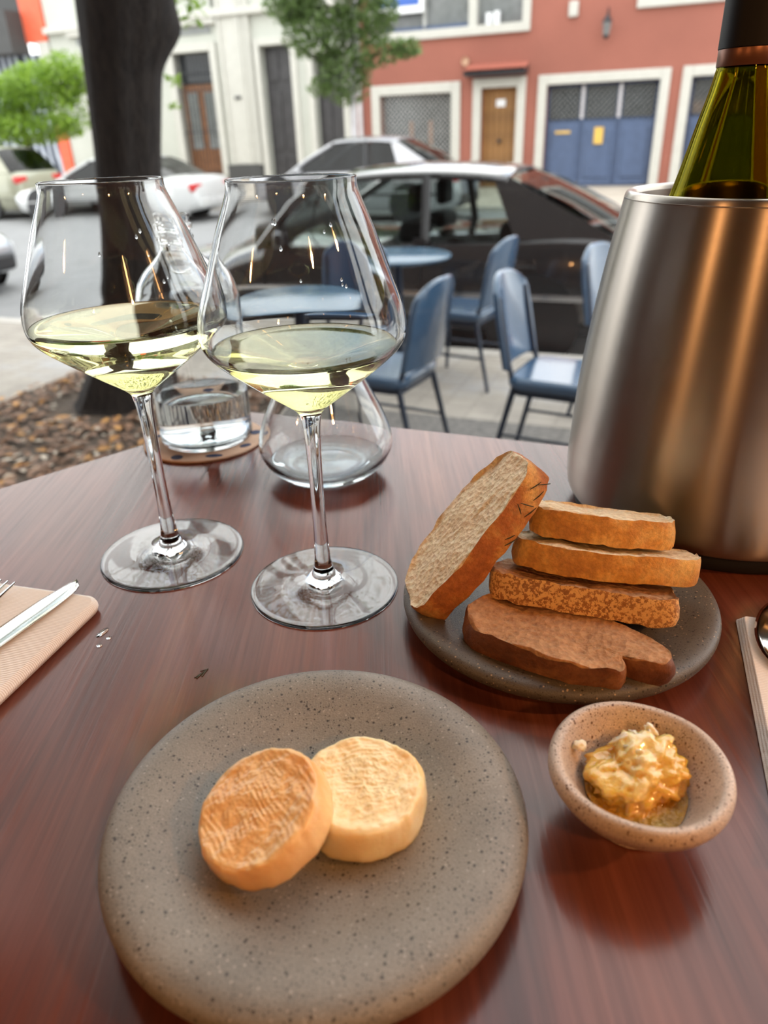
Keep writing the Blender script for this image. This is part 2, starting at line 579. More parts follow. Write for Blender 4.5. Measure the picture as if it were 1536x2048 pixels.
M['dark_glass'] = plain('dark_glass', (0.035, 0.04, 0.045), 0.08, var=0.2)
M['grey_glass'] = plain('curtain_glass', (0.20, 0.21, 0.21), 0.15, var=0.15)
M['grey_panel'] = plain('grey_panel', (0.25, 0.26, 0.26), 0.6)
M['plinth'] = plain('dark_plinth', (0.06, 0.06, 0.06), 0.7)
M['sign_white'] = plain('sign_white', (0.85, 0.86, 0.88), 0.4, var=0.03)
M['sign_blue'] = plain('sign_blue', (0.04, 0.12, 0.45), 0.4, var=0.03)
M['yellow_paper'] = plain('yellow_paper', (0.70, 0.45, 0.10), 0.7)
M['pipe'] = plain('grey_pipe', (0.55, 0.53, 0.55), 0.5)
M['tyre'] = plain('tyre', (0.015, 0.015, 0.016), 0.7)
M['hub'] = plain('wheel_alloy', (0.45, 0.45, 0.46), 0.3, 0.8)
M['trim_black'] = plain('black_trim', (0.018, 0.018, 0.02), 0.4)
M['chrome'] = plain('chrome_strip', (0.6, 0.6, 0.62), 0.15, 1.0)
M['car_white'] = car_paint('white_paint', (0.62, 0.63, 0.63))
M['car_silver'] = car_paint('silver_paint', (0.40, 0.40, 0.42), 0.5, 0.3)
M['car_black'] = car_paint('black_paint', (0.035, 0.034, 0.036), 0.3, 0.2)
M['car_beige'] = car_paint('beige_paint', (0.36, 0.36, 0.27), 0.2, 0.3)
M['car_grey'] = car_paint('grey_paint', (0.42, 0.44, 0.47), 0.5, 0.3)
M['tail_red'] = plain('red_lens', (0.55, 0.03, 0.03), 0.15)
M['head_lens'] = plain('clear_lens', (0.75, 0.77, 0.8), 0.1)
M['plate_white'] = plain('number_plate', (0.7, 0.7, 0.7), 0.5)
M['car_glass'] = pane_glass('car_window', (0.62, 0.68, 0.66), 1.0)
M['car_glass_dark'] = pane_glass('tinted_window', (0.10, 0.11, 0.12), 1.0)
M['seat_cloth'] = plain('dark_seat_cloth', (0.03, 0.03, 0.033), 0.8)
M['room_wall'] = plain('warm_brown_wall', (0.075, 0.036, 0.022), 0.7)
M['room_ceiling'] = plain('brown_ceiling', (0.12, 0.07, 0.045), 0.8)
M['room_floor'] = plain('dark_floor', (0.10, 0.06, 0.04), 0.5)
M['window_frame'] = plain('black_window_frame', (0.02, 0.02, 0.022), 0.45)
M['cobble'] = ground_mat('cobbles', [(0.10, 0.095, 0.09), (0.26, 0.24, 0.22)], 26, tile=9.0)
M['outer_wall'] = plain('dark_outer_wall', (0.10, 0.065, 0.05), 0.8)
M['pane'] = pane_glass('window_pane', (0.97, 0.985, 0.98), 0.7)
M['lamp_shade'] = plain('black_lamp_metal', (0.02, 0.018, 0.016), 0.4)
M['bulb'] = emit('warm_bulb', (1.0, 0.50, 0.18), 30)

# ================================================================== STRUCTURE: dining room with the window to the street
def quad_slab(name, a0, a1, b0, b1, z0, z1, mat, parent=None, kind=None, **kw):
    o = MB().box(a0, a1, b0, b1, z0, z1).build(name, mat, parent, smooth=0, **kw)
    if parent is None:
        street(o)
    if kind: o['kind'] = kind
    return o

WB = 0.70                      # window plane, across-street coordinate
RA0, RA1, RB0 = -2.7, 2.7, -3.4
quad_slab('floor', RA0, RA1, RB0, WB, -0.08, 0.0, M['room_floor'], kind='structure')
quad_slab('ceiling', RA0, RA1, RB0, WB, 3.0, 3.1, M['room_ceiling'], kind='structure')
quad_slab('wall_back', RA0, RA1, RB0 - 0.1, RB0, 0, 3.0, M['room_wall'], kind='structure')
quad_slab('wall_left', RA0 - 0.1, RA0, RB0, WB, 0, 3.0, M['room_wall'], kind='structure')
quad_slab('wall_right', RA1, RA1 + 0.1, RB0, WB, 0, 3.0, M['room_wall'], kind='structure')
wf = MB()
W0, W1, WZ0, WZ1 = -2.3, 2.1, 0.22, 2.8
wf.box(-14, W0, WB, WB + 0.2, WALK, 6.0)
wf.box(W1, 12, WB, WB + 0.2, WALK, 6.0)
wf.box(W0, W1, WB, WB + 0.2, WALK, WZ0)
wf.box(W0, W1, WB, WB + 0.2, WZ1, 6.0)
o = wf.build('wall_front', M['outer_wall'], smooth=0); street(o); o['kind'] = 'structure'
win = struct('window_1', 'large street window with a black metal frame'); street(win)
fr = MB()
fr.box(W0, W0 + .05, WB + .07, WB + .13, WZ0, WZ1); fr.box(W1 - .05, W1, WB + .07, WB + .13, WZ0, WZ1)
fr.box(W0, W1, WB + .07, WB + .13, WZ0, WZ0 + .05); fr.box(W0, W1, WB + .07, WB + .13, WZ1 - .05, WZ1)
fr.build('window_frame', M['window_frame'], win, smooth=0)
for ma in (-1.35, 1.0):
    MB().box(ma - .025, ma + .025, WB + .07, WB + .13, WZ0 + .05, WZ1 - .05).build('mullion', M['window_frame'], win, smooth=0)
for pa, pb in ((W0 + .05, -1.375), (-1.325, .975), (1.025, W1 - .05)):
    MB().add([(pa, WB + .1, WZ0 + .05), (pb, WB + .1, WZ0 + .05), (pb, WB + .1, WZ1 - .05), (pa, WB + .1, WZ1 - .05)], [(0, 1, 2, 3)]).build('pane', M['pane'], win, smooth=0)

# ------------------------------------------------------------------ street
KB, KF = 5.0, 15.4             # near and far kerb
quad_slab('sidewalk', -40, 25, WB + 0.2, KB, WALK - 0.2, WALK, M['walk'], kind='structure')
quad_slab('kerb', -40, 25, KB, KB + 0.14, ROAD - 0.2, WALK + 0.004, M['kerb'], kind='structure')
rd = MB().add([(-45, KB + .14, ROAD), (30, KB + .14, ROAD), (30, KF, ROAD_FAR), (-45, KF, ROAD_FAR)], [(0, 1, 2, 3)]).build('street_asphalt', M['asphalt'], smooth=0)
street(rd); rd['kind'] = 'structure'
quad_slab('kerb_far', -45, 30, KF, KF + 0.15, ROAD - 0.2, WALK_FAR + 0.004, M['kerb'], kind='structure')
quad_slab('sidewalk_far', -45, 30, KF + 0.15, 22.0, ROAD - 0.3, WALK_FAR, M['walk_far'], kind='structure')

quad_slab('paving_strip', -2.1, 6.0, WB + 0.2, 3.7, WALK - 0.05, WALK + 0.006, M['cobble'], kind='structure')
rnd = random.Random(7)
pit = quad_slab('planting_pit', -3.85, -2.15, 1.0, 3.95, WALK - 0.1, WALK + 0.012, M['soil'], kind='structure')
def litter():
    r = random.Random(1)
    mb, mi = MB(), []
    for k, n, s0, s1 in ((0, 1900, .02, .05), (1, 420, .02, .04), (2, 170, .03, .06)):
        done = 0
        while done < n:
            x, y = r.uniform(-3.83, -2.17), r.uniform(1.05, 3.93)
            if math.hypot(x + 3.12, y - 3.37) < .36:
                continue
            done += 1
            s = r.uniform(s0, s1); t = r.uniform(0, 6.28)
            z = WALK + 0.02 + r.uniform(0, 0.03)
            c, d = math.cos(t) * s, math.sin(t) * s
            q = r.uniform(-.4, .4) * s
            mb.add([(x - c, y - d, z), (x + d * .45, y - c * .45, z + abs(q)), (x + c, y + d, z + q * .5), (x - d * .45, y + c * .45, z + abs(q) * .6)], [(0, 1, 2, 3)])
            mi.append(k)
    o = mb.build('leaf_litter', M['litter_a'], smooth=0)
    o.data.materials.append(M['litter_b']); o.data.materials.append(M['litter_c'])
    o.data.polygons.foreach_set('material_index', mi)
    return street(o)
tag(litter(), 'brown, pale and orange dead leaves covering the soil around the tree trunk', 'leaf litter', kind='stuff')

# ------------------------------------------------------------------ facades across the street (street frame, wall face at y = FB)
FB = 21.0
def wall_cells(a0, a1, z0, z1, holes, depth=0.45):
    xs = sorted({a0, a1, *[h[0] for h in holes], *[h[1] for h in holes]})
    zs = sorted({z0, z1, *[h[2] for h in holes], *[h[3] for h in holes]})
    mb = MB()
    for i in range(len(xs) - 1):
        for j in range(len(zs) - 1):
            cx, cz = (xs[i] + xs[i + 1]) / 2, (zs[j] + zs[j + 1]) / 2
            if any(h[0] < cx < h[1] and h[2] < cz < h[3] for h in holes):
                continue
            mb.box(xs[i], xs[i + 1], FB, FB + depth, zs[j], zs[j + 1])
    return mb

def surround(parent, mat, a0, a1, z0, z1, w, proud=0.06, name='surround', sill=False):
    """frame round an opening a0..a1, z0..z1"""
    mb = MB()
    mb.box(a0 - w, a0, FB - proud, FB + .1, z0, z1 + w)
    mb.box(a1, a1 + w, FB - proud, FB + .1, z0, z1 + w)
    mb.box(a0, a1, FB - proud, FB + .1, z1, z1 + w)
    if sill:
        mb.box(a0 - w, a1 + w, FB - proud - .03, FB + .1, z0 - w, z0)
    return mb.build(name, mat, parent, smooth=0, bevel=0.015)

def fpart(parent, name, mat, a0, a1, y0, y1, z0, z1, bevel=0):
    return MB().box(a0, a1, FB + y0, FB + y1, z0, z1).build(name, mat, parent, smooth=0, bevel=bevel)

def lattice(parent, name, mat, a0, a1, z0, z1, step, y=0.1, t=0.012):
    """diagonal crossed bars clipped to a rectangle"""
    mb = MB()
    n = int((a1 - a0 + z1 - z0) / step) + 1
    for k in range(n):
        c = k * step
        for sgn in (1, -1):
            pts = []
            x0 = max(0, c - (z1 - z0)); x1 = min(a1 - a0, c)
            if x1 - x0 < 0.02: continue
            p, q = (x0, c - x0), (x1, c - x1)
            if sgn < 0:
                p, q = (a1 - a0 - p[0], p[1]), (a1 - a0 - q[0], q[1])
            P, Q = Vector((a0 + p[0], FB + y, z0 + p[1])), Vector((a0 + q[0], FB + y, z0 + q[1]))
            mb.tube([P, Q], t, 4, False)
    return mb.build(name, mat, parent, smooth=0)

G0 = WALK_FAR
# --- cream building
cb = thing('cream_building', 'cream stucco building with tall dark doors behind the white sedan', 'building'); street(cb)
wall_cells(-19.05, -8.95, G0, 5.9, [(-14.6, -13.33, 0.05, 3.29), (-11.72, -10.76, G0, 3.30), (-10.1, -9.22, G0, 3.03), (-17.9, -16.7, 0.05, 3.3), (-13.15, -12.75, 4.3, 5.6), (-10.6, -9.6, 4.3, 5.6), (-17.2, -16.2, 4.3, 5.6)]).build('wall', M['cream_wall'], cb, smooth=0)
fpart(cb, 'backing_wall', M['dark_glass'], -19, -9, .46, .5, G0, 5.8)
for a0, a1, z0, z1 in ((-14.6, -13.33, .05, 3.29), (-17.9, -16.7, .05, 3.3)):
    surround(cb, M['cream_trim'], a0, a1, z0, z1, .22, .09)
    fd = fpart(cb, 'french_door', M['brown_wood'], a0, a1, .22, .28, z0, z0 + 2.45)
    fpart(cb, 'transom_window', M['dark_glass'], a0, a1, .25, .28, z0 + 2.5, z1)
    mid = (a0 + a1) / 2
    for s0, s1 in ((a0 + .14, mid - .1), (mid + .1, a1 - .14)):
        MB().box(s0, s1, FB + .19, FB + .23, z0 + .75, z0 + 2.25).build('pane', M['grey_glass'], fd, smooth=0)
    gr = MB()
    for k in range(11):
        x = a0 + (a1 - a0) * (k + .5) / 11
        gr.tube([(x, FB + .02, z0), (x, FB + .02, z1 - .05)], .011, 5)
    for z in (z0 + .1, z0 + 1.2, z0 + 2.3, z1 - .5):
        gr.box(a0, a1, FB + .01, FB + .03, z - .012, z + .012)
    gr.build('iron_grille', M['iron'], cb, smooth=0)
    fpart(cb, 'louvre_panel', M['grey_panel'], a0 - .1, a1 + .1, -.03, .05, z1 + .42, z1 + .58)
    fpart(cb, 'cornice', M['cream_trim'], a0 - .35, a1 + .35, -.18, .05, z1 + .62, z1 + .76, .02)
for a0, a1, z1 in ((-11.72, -10.76, 3.30), (-10.1, -9.22, 3.03)):
    surround(cb, M['cream_trim'], a0, a1, G0, z1, .18, .08)
    dr = fpart(cb, 'tall_door', M['dark_wood'], a0, a1, .25, .32, G0, z1)
    mid = (a0 + a1) / 2
    for s0, s1 in ((a0 + .08, mid - .05), (mid + .05, a1 - .08)):
        for z0_, z1_ in ((G0 + .2, G0 + .9), (G0 + 1.05, z1 - 1.1), (z1 - .85, z1 - .12)):
            MB().box(s0, s1, FB + .22, FB + .26, z0_, z1_).build('door_panel', M['dark_wood'], dr, smooth=0, bevel=.012)
fpart(cb, 'pilaster', M['cream_trim'], -12.95, -12.1, -.10, .05, .35, 5.9, .02)
for x in (-12.9, -12.3, -12.0):
    fpart(cb, 'pilaster_fillet', M['cream_trim'], x - .05, x + .05, -.15, .02, .35, 5.9, .01)
fpart(cb, 'plinth', M['plinth'], -13.1, -11.95, -.16, .05, G0, .34)
fpart(cb, 'plinth', M['plinth'], -16.4, -14.85, -.16, .05, G0, .34)
fpart(cb, 'belt_cornice', M['cream_trim'], -19.05, -9.0, -.22, .05, 4.05, 4.22, .02)
for a0, a1 in ((-13.15, -12.75), (-10.6, -9.6), (-17.2, -16.2)):
    fpart(cb, 'upper_window', M['dark_glass'], a0, a1, .2, .25, 4.3, 5.6)
fpart(cb, 'house_number', M['plinth'], -12.62, -12.42, -.13, -.09, 2.05, 2.13)

# --- red building
rb = thing('red_building', 'terracotta red building with cream framed garage doors', 'building'); street(rb)
LW, DO, GA, GB, UW = (-8.16, -6.14, .05, 1.93), (-5.34, -4.41, G0, 1.98), (-3.66, -.98, G0, 1.97), (-.28, 2.4, G0, 1.98), (-8.2, -4.36, 3.34, 4.7)
wall_cells(-8.94, 9.0, G0, 5.1, [LW, DO, GA, GB, UW, (-1.5, 1.5, 3.6, 4.7)]).build('wall', M['red_wall'], rb, smooth=0)
surround(rb, M['cream_trim'], *LW, .24, sill=True)
surround(rb, M['cream_trim'], *DO, .22)
surround(rb, M['cream_trim'], *GA, .22)
surround(rb, M['cream_trim'], *GB, .22)
surround(rb, M['cream_trim'], *UW, .2, sill=True)
surround(rb, M['cream_trim'], -1.5, 1.5, 3.6, 4.7, .2, sill=True)
fpart(rb, 'upper_glazing', M['grey_glass'], -1.5, 1.5, .2, .25, 3.6, 4.7)
lw = fpart(rb, 'low_window', M['dark_glass'], LW[0], LW[1], .28, .32, LW[2], LW[3])
for x in (-7.35, -6.8):
    MB().box(x - .05, x + .05, FB + .25, FB + .29, LW[2], 1.3).build('window_post', M['brown_wood'], lw, smooth=0)
lattice(rb, 'window_lattice', M['lattice'], LW[0], LW[1], LW[2], LW[3], .125, .08, .0075)
# plank door
dw = (DO[1] - DO[0]) / 6
pd = fpart(rb, 'plank_door', M['oak'], DO[0], DO[1], .24, .28, DO[2], DO[3])
plank = MB().box(.012, dw - .012, FB + .2, FB + .245, DO[2] + .02, DO[3] - .02).mesh('plank'); plank.materials.append(M['oak'])
for k in range(6):
    q = bpy.data.objects.new('plank', plank); COL.objects.link(q); q.parent = pd; q.location.x = DO[0] + k * dw
MB().box(-4.98, -4.74, FB + .17, FB + .2, 1.55, 1.72).build('number_plate', M['sign_white'], pd, smooth=0)
MB().lathe([(0.0, -.03), (.05, -.03), (.06, 0), (.04, .05)], 12).build('door_knocker', M['iron'], pd).location = (-4.87, FB + .16, .75)
# tiled canopy
cn = MB().add([(-5.72, FB - .42, 2.32), (-4.16, FB - .42, 2.32), (-4.16, FB, 2.46), (-5.72, FB, 2.46), (-5.72, FB - .42, 2.25), (-4.16, FB - .42, 2.25), (-4.16, FB, 2.25), (-5.72, FB, 2.25)],
              [(0, 1, 2, 3), (4, 7, 6, 5), (0, 4, 5, 1), (1, 5, 6, 2), (3, 2, 6, 7), (0, 3, 7, 4)]).build('door_canopy', M['iron'], rb, smooth=0)
tm = MB()
tm.grid(lambda u, v: (math.cos(math.pi * (1 - u)) * .06, -.46 + v * .48, .02 + v * .15 + math.sin(math.pi * u) * .05), 7, 2)
tme = tm.mesh('roof_tile'); tme.materials.append(M['red_tile'])
for k in range(13):
    q = bpy.data.objects.new('roof_tile', tme); COL.objects.link(q); q.parent = cn; q.location = (-5.66 + k * .12, FB, 2.31)
# garages
def garage(h, paper):
    a0, a1, z0, z1 = h
    g = fpart(rb, 'garage_door', M['blue_door'], a0, a1, .2, .26, z0, z1)
    w = (a1 - a0) / 3
    for k in range(3):
        x0, x1 = a0 + k * w + .05, a0 + (k + 1) * w - .05
        lf = MB().box(x0, x1, FB + .15, FB + .21, z0 + .03, 1.12).build('door_leaf', M['blue_door'], g, smooth=0, bevel=.01)
        MB().box(x0 + .1, x1 - .1, FB + .12, FB + .16, z0 + .2, .98).build('leaf_panel', M['blue_door'], g, smooth=0, bevel=.02)
        MB().box(x0 + .03, x1 - .03, FB + .16, FB + .2, 1.2, z1 - .06).build('top_light', M['dark_glass'], g, smooth=0)
        lt = lattice(rb, 'top_light_lattice', M['grey_panel'], x0 + .03, x1 - .03, 1.2, z1 - .06, .13, .13, .008)
    for k in (1, 2):
        MB().box(a0 + k * w - .035, a0 + k * w + .035, FB + .1, FB + .17, 1.2, z1 - .04).build('glazing_post', M['pipe'], g, smooth=0)
    if paper:
        fpart(rb, 'pinned_notice', M['yellow_paper'], -2.42, -2.2, .08, .1, .62, 1.0)
        fpart(rb, 'letter_slot', M['yellow_paper'], -3.4, -3.02, .1, .13, .88, .94)
garage(GA, True); garage(GB, False)
# upper window
fpart(rb, 'upper_glazing', M['grey_glass'], UW[0], UW[1], .22, .26, UW[2], UW[3])
fpart(rb, 'window_mullion', M['cream_trim'], -5.72, -5.52, .0, .25, UW[2], UW[3])
fpart(rb, 'window_sash', M['blue_door'], -8.2, -5.72, .1, .2, UW[2], UW[2] + .1)
fpart(rb, 'window_sash', M['lattice'], -6.95, -6.88, .1, .2, UW[2], UW[3])
fpart(rb, 'window_jar', M['sign_white'], -5.3, -5.15, .06, .16, UW[2], UW[2] + .26, .02)
fpart(rb, 'window_jar', M['sign_white'], -5.1, -4.95, .06, .16, UW[2], UW[2] + .28, .02)
sg = tag(MB().box(-8.25, -6.86, FB - .12, FB - .07, 3.72, 4.75).build('hanging_sign', M['sign_white'], smooth=0), 'white sign with a blue band hung on the upper window', 'sign'); street(sg)
MB().box(-8.15, -6.98, FB - .13, FB - .115, 3.88, 4.06).build('blue_band', M['sign_blue'], sg, smooth=0)
MB().box(-8.15, -6.98, FB - .13, FB - .115, 4.25, 4.65).build('blue_band', M['sign_blue'], sg, smooth=0)
# lantern, alarm box, disc, drainpipe
ln = thing('wall_lantern', 'black iron wall lantern above the blue garage door', 'lantern'); street(ln, -2.32, FB - .22, 2.83)
MB().lathe([(.02, 0), (.06, .03), (.075, .08)], 6, cap0=True).build('lantern_base', M['iron'], ln, smooth=0)
MB().lathe([(.07, .08), (.10, .34)], 6).build('lantern_glass', M['grey_glass'], ln, smooth=0)
MB().lathe([(.125, .34), (.05, .45), (.015, .5), (.012, .62)], 6, cap1=True).build('lantern_roof', M['iron'], ln, smooth=0)
MB().tube([(0, 0, .6), (0, .1, .64), (0, .21, .5)], .014, 6).build('bracket', M['iron'], ln)
ab = tag(MB().box(-.11, .11, -.1, 0, -.16, .16).build('alarm_box', M['cream_trim'], smooth=0, bevel=.03), 'small cream alarm box high on the red wall', 'alarm box'); street(ab, -3.14, FB, 3.5)
pdn = tag(MB().lathe([(0, -.02), (.09, -.02), (.1, 0), (.1, .03)], 20).build('wall_plaque', M['cork']), 'small round plaque beside the tiled door canopy', 'plaque'); street(pdn, -5.77, FB - .04, 2.6); pdn.rotation_euler.x = R(90)
dp = tag(MB().tube([(0, 0, 0), (0, 0, 5.4)], .06, 8).build('drainpipe', M['pipe']), 'grey drainpipe between the cream and red buildings', 'pipe'); street(dp, -8.72, FB - .07, G0)

# --- dark painted building at the far left
gb = thing('painted_building', 'dark building with streaked mural and orange corner trim at far left', 'building'); street(gb)
def mural():
    m, nt, out = _new('mural_streaks')
    p = N(nt, 'BsdfPrincipled', Roughness=0.7)
    v = coords(nt, (1.0, 1.0, 0.35), (0, 0.25, 0))
    w = N(nt, 'TexWave', Scale=1.1, Distortion=6.0, Detail=3.0)
    nt.links.new(v, w.inputs['Vector'])
    nt.links.new(ramp(nt, w.outputs['Fac'], [(0.25, (0.03, 0.035, 0.05)), (0.6, (0.16, 0.20, 0.29)), (0.85, (0.5, 0.54, 0.6))]), p.inputs['Base Color'])
    nt.links.new(p.outputs[0], out.inputs[0])
    return m
M['mural'] = mural()
M['orange'] = plain('orange_paint', (0.75, 0.13, 0.06), 0.6)
fpart(gb, 'wall', M['mural'], -40, -19.5, 0, .4, G0, 3.6)
fpart(gb, 'upper_wall', M['plinth'], -40, -19.5, 0, .4, 4.7, 5.6)
fpart(gb, 'shop_awning', M['plinth'], -40, -19.9, -.7, .0, 3.6, 4.7)
fpart(gb, 'orange_trim', M['orange'], -19.5, -19.08, -.06, .4, G0, 1.6)
fpart(gb, 'orange_trim', M['orange'], -19.9, -19.08, -.06, .4, 3.9, 5.6)
fpart(gb, 'corner_post', M['cream_trim'], -19.5, -19.08, -.05, .4, 1.6, 3.9)

# ------------------------------------------------------------------ trees
def leaves(n, blobs, size, seed):
    r = random.Random(seed)
    mb = MB()
    tot = sum(b[6] if len(b) > 6 else b[3] * b[4] * b[5] for b in blobs)
    for b in blobs:
        k = int(n * (b[6] if len(b) > 6 else b[3] * b[4] * b[5]) / tot)
        for _ in range(k):
            while True:
                p = Vector((r.uniform(-1, 1), r.uniform(-1, 1), r.uniform(-1, 1)))
                if .12 < p.length < 1: break
            c = Vector((b[0] + p.x * b[3], b[1] + p.y * b[4], b[2] + p.z * b[5]))
            d = Vector((r.gauss(0, 1), r.gauss(0, 1), r.gauss(0, .6))).normalized()
            s = d.cross(Vector((r.gauss(0, .4), r.gauss(0, .4), 1))).normalized()
            L = size * r.uniform(.6, 1.3); w = L * .38
            up = d.cross(s) * L * .12
            mb.add([c - d * L, c + s * w + up, c + d * L, c - s * w + up], [(0, 1, 2), (0, 2, 3)])
    return mb

tr = thing('street_tree', 'thick dark tree trunk standing in leaf covered soil behind the left wine glass', 'tree'); street(tr)
def trunk_fn(pts):
    P = [(Vector(p[:3]), p[3]) for p in pts]
    def f(u, v):
        t = v * (len(P) - 1); i = min(int(t), len(P) - 2); k = t - i
        c = P[i][0].lerp(P[i + 1][0], k); r_ = P[i][1] * (1 - k) + P[i + 1][1] * k
        an = u * 2 * math.pi
        q = Vector((math.cos(an), math.sin(an), c.z * .25))
        r_ *= 1 + .10 * noise.noise(q * 2.2) + .05 * noise.noise(Vector((math.cos(an) * 7, math.sin(an) * 7, c.z * 1.1)))
        bump_ = math.exp(-((c.z - 1.47) / .10) ** 2 - ((((an - .66) + math.pi) % (2 * math.pi) - math.pi) / .6) ** 2) * .065
        r_ += bump_
        return (c.x + math.cos(an) * r_, c.y + math.sin(an) * r_, c.z)
    return f
MB().grid(trunk_fn([(-3.14, 3.35, WALK - .1, .34), (-3.10, 3.40, WALK + .03, .27), (-3.04, 3.42, -.2, .215), (-2.97, 3.45, 0, .19), (-2.83, 3.45, .6, .162), (-2.77, 3.45, .96, .162), (-2.71, 3.45, 1.3, .178), (-2.63, 3.45, 1.6, .215), (-2.58, 3.45, 1.9, .235), (-2.55, 3.45, 2.5, .2)]), 56, 70, True).build('trunk', M['bark'], tr, smooth=180)
for p in ([(-2.58, 3.45, 2.2), (-2.9, 3.3, 3.0), (-3.6, 3.2, 4.2), (-4.0, 3.1, 5.2)], [(-2.56, 3.45, 2.3), (-2.1, 3.7, 3.2), (-1.6, 4.2, 4.4), (-1.3, 4.6, 5.4)], [(-2.56, 3.45, 2.3), (-2.6, 4.2, 3.4), (-2.8, 5.2, 4.6)]):
    MB().tube(p, [.14, .10, .06, .03][:len(p)], 10).build('branch', M['bark'], tr)
tag(leaves(3200, [(-4.6, 3.2, 4.9, 1.5, 1.3, .9), (-3.4, 4.2, 5.5, 1.5, 1.6, 1.0), (-2.1, 4.4, 5.3, 1.1, 1.2, .7), (-3.1, 3.2, 6.0, 1.6, 1.4, .9), (-3.0, 5.6, 5.2, 1.3, 1.2, .8)], .075, 11).build('foliage', M['leaf'], tr, smooth=0), kind='stuff')
tw = leaves(130, [(-2.66, 4.0, 1.68, .12, .1, .16, 1.0), (-2.80, 4.0, 1.31, .06, .05, .025, .16), (-2.82, 4.0, 1.18, .05, .05, .02, .10)], .035, 5)
tw.tube([(-2.45, 3.55, 2.0), (-2.55, 3.8, 1.85), (-2.62, 4.0, 1.62)], .007, 5)
tag(tw.build('low_twig', M['leaf_bright'], tr, smooth=0), kind='stuff')

t2 = thing('young_tree', 'small green street tree in front of the red building', 'tree'); street(t2)
MB().tube([(-6.98, 16.3, G0), (-6.95, 16.3, 1.2), (-6.9, 16.3, 2.4), (-6.85, 16.3, 3.6)], [.085, .075, .06, .04], 10).build('trunk', M['pipe'], t2)
for p in ([(-6.9, 16.3, 1.9), (-7.6, 16.2, 2.4), (-8.1, 16.1, 2.7)], [(-6.9, 16.3, 2.2), (-6.2, 16.1, 2.5), (-5.5, 16.0, 2.55)]):
    MB().tube(p, [.03, .02, .01], 6).build('branch', M['bark'], t2)
tag(leaves(10000, [(-7.1, 16.3, 2.15, .6, .5, .6), (-7.6, 16.2, 2.9, .85, .6, .5), (-8.2, 16.1, 3.5, .6, .5, .45), (-6.6, 16.3, 3.2, .7, .6, .6), (-6.3, 16.1, 2.5, .6, .4, .3), (-5.65, 16.0, 2.5, .35, .3, .18, .05), (-7.9, 16.1, 3.4, .5, .5, .35), (-7.6, 16.1, 1.95, .3, .3, .2), (-6.9, 16.3, 4.2, 1.3, .8, .7)], .085, 21).build('foliage', M['leaf'], t2, smooth=0), kind='stuff')
t3 = thing('bright_tree', 'bright green leafy tree left of the thick trunk', 'tree'); street(t3)
MB().tube([(-16.4, 16.4, G0), (-16.3, 16.4, 1.4), (-16.1, 16.4, 2.6)], [.1, .08, .05], 10).build('trunk', M['bark'], t3)
tag(leaves(9000, [(-15.2, 16.2, 2.35, 1.3, .7, .55), (-16.8, 16.3, 2.1, 1.1, .7, .6), (-14.3, 16.1, 2.55, .7, .5, .5), (-15.8, 16.2, 1.45, 1.4, .7, .4), (-17.6, 16.2, 1.5, .9, .6, .5), (-14.4, 16.1, 1.7, .5, .5, .5, .12)], .085, 31).build('foliage', M['leaf_bright'], t3, smooth=0), kind='stuff')

# ------------------------------------------------------------------ cars
def lerp_tab(tab, x):
    for (x0, y0), (x1, y1) in zip(tab, tab[1:]):
        if x <= x1:
            return y0 + (y1 - y0) * max(0, min(1, (x - x0) / (x1 - x0)))
    return tab[-1][1]

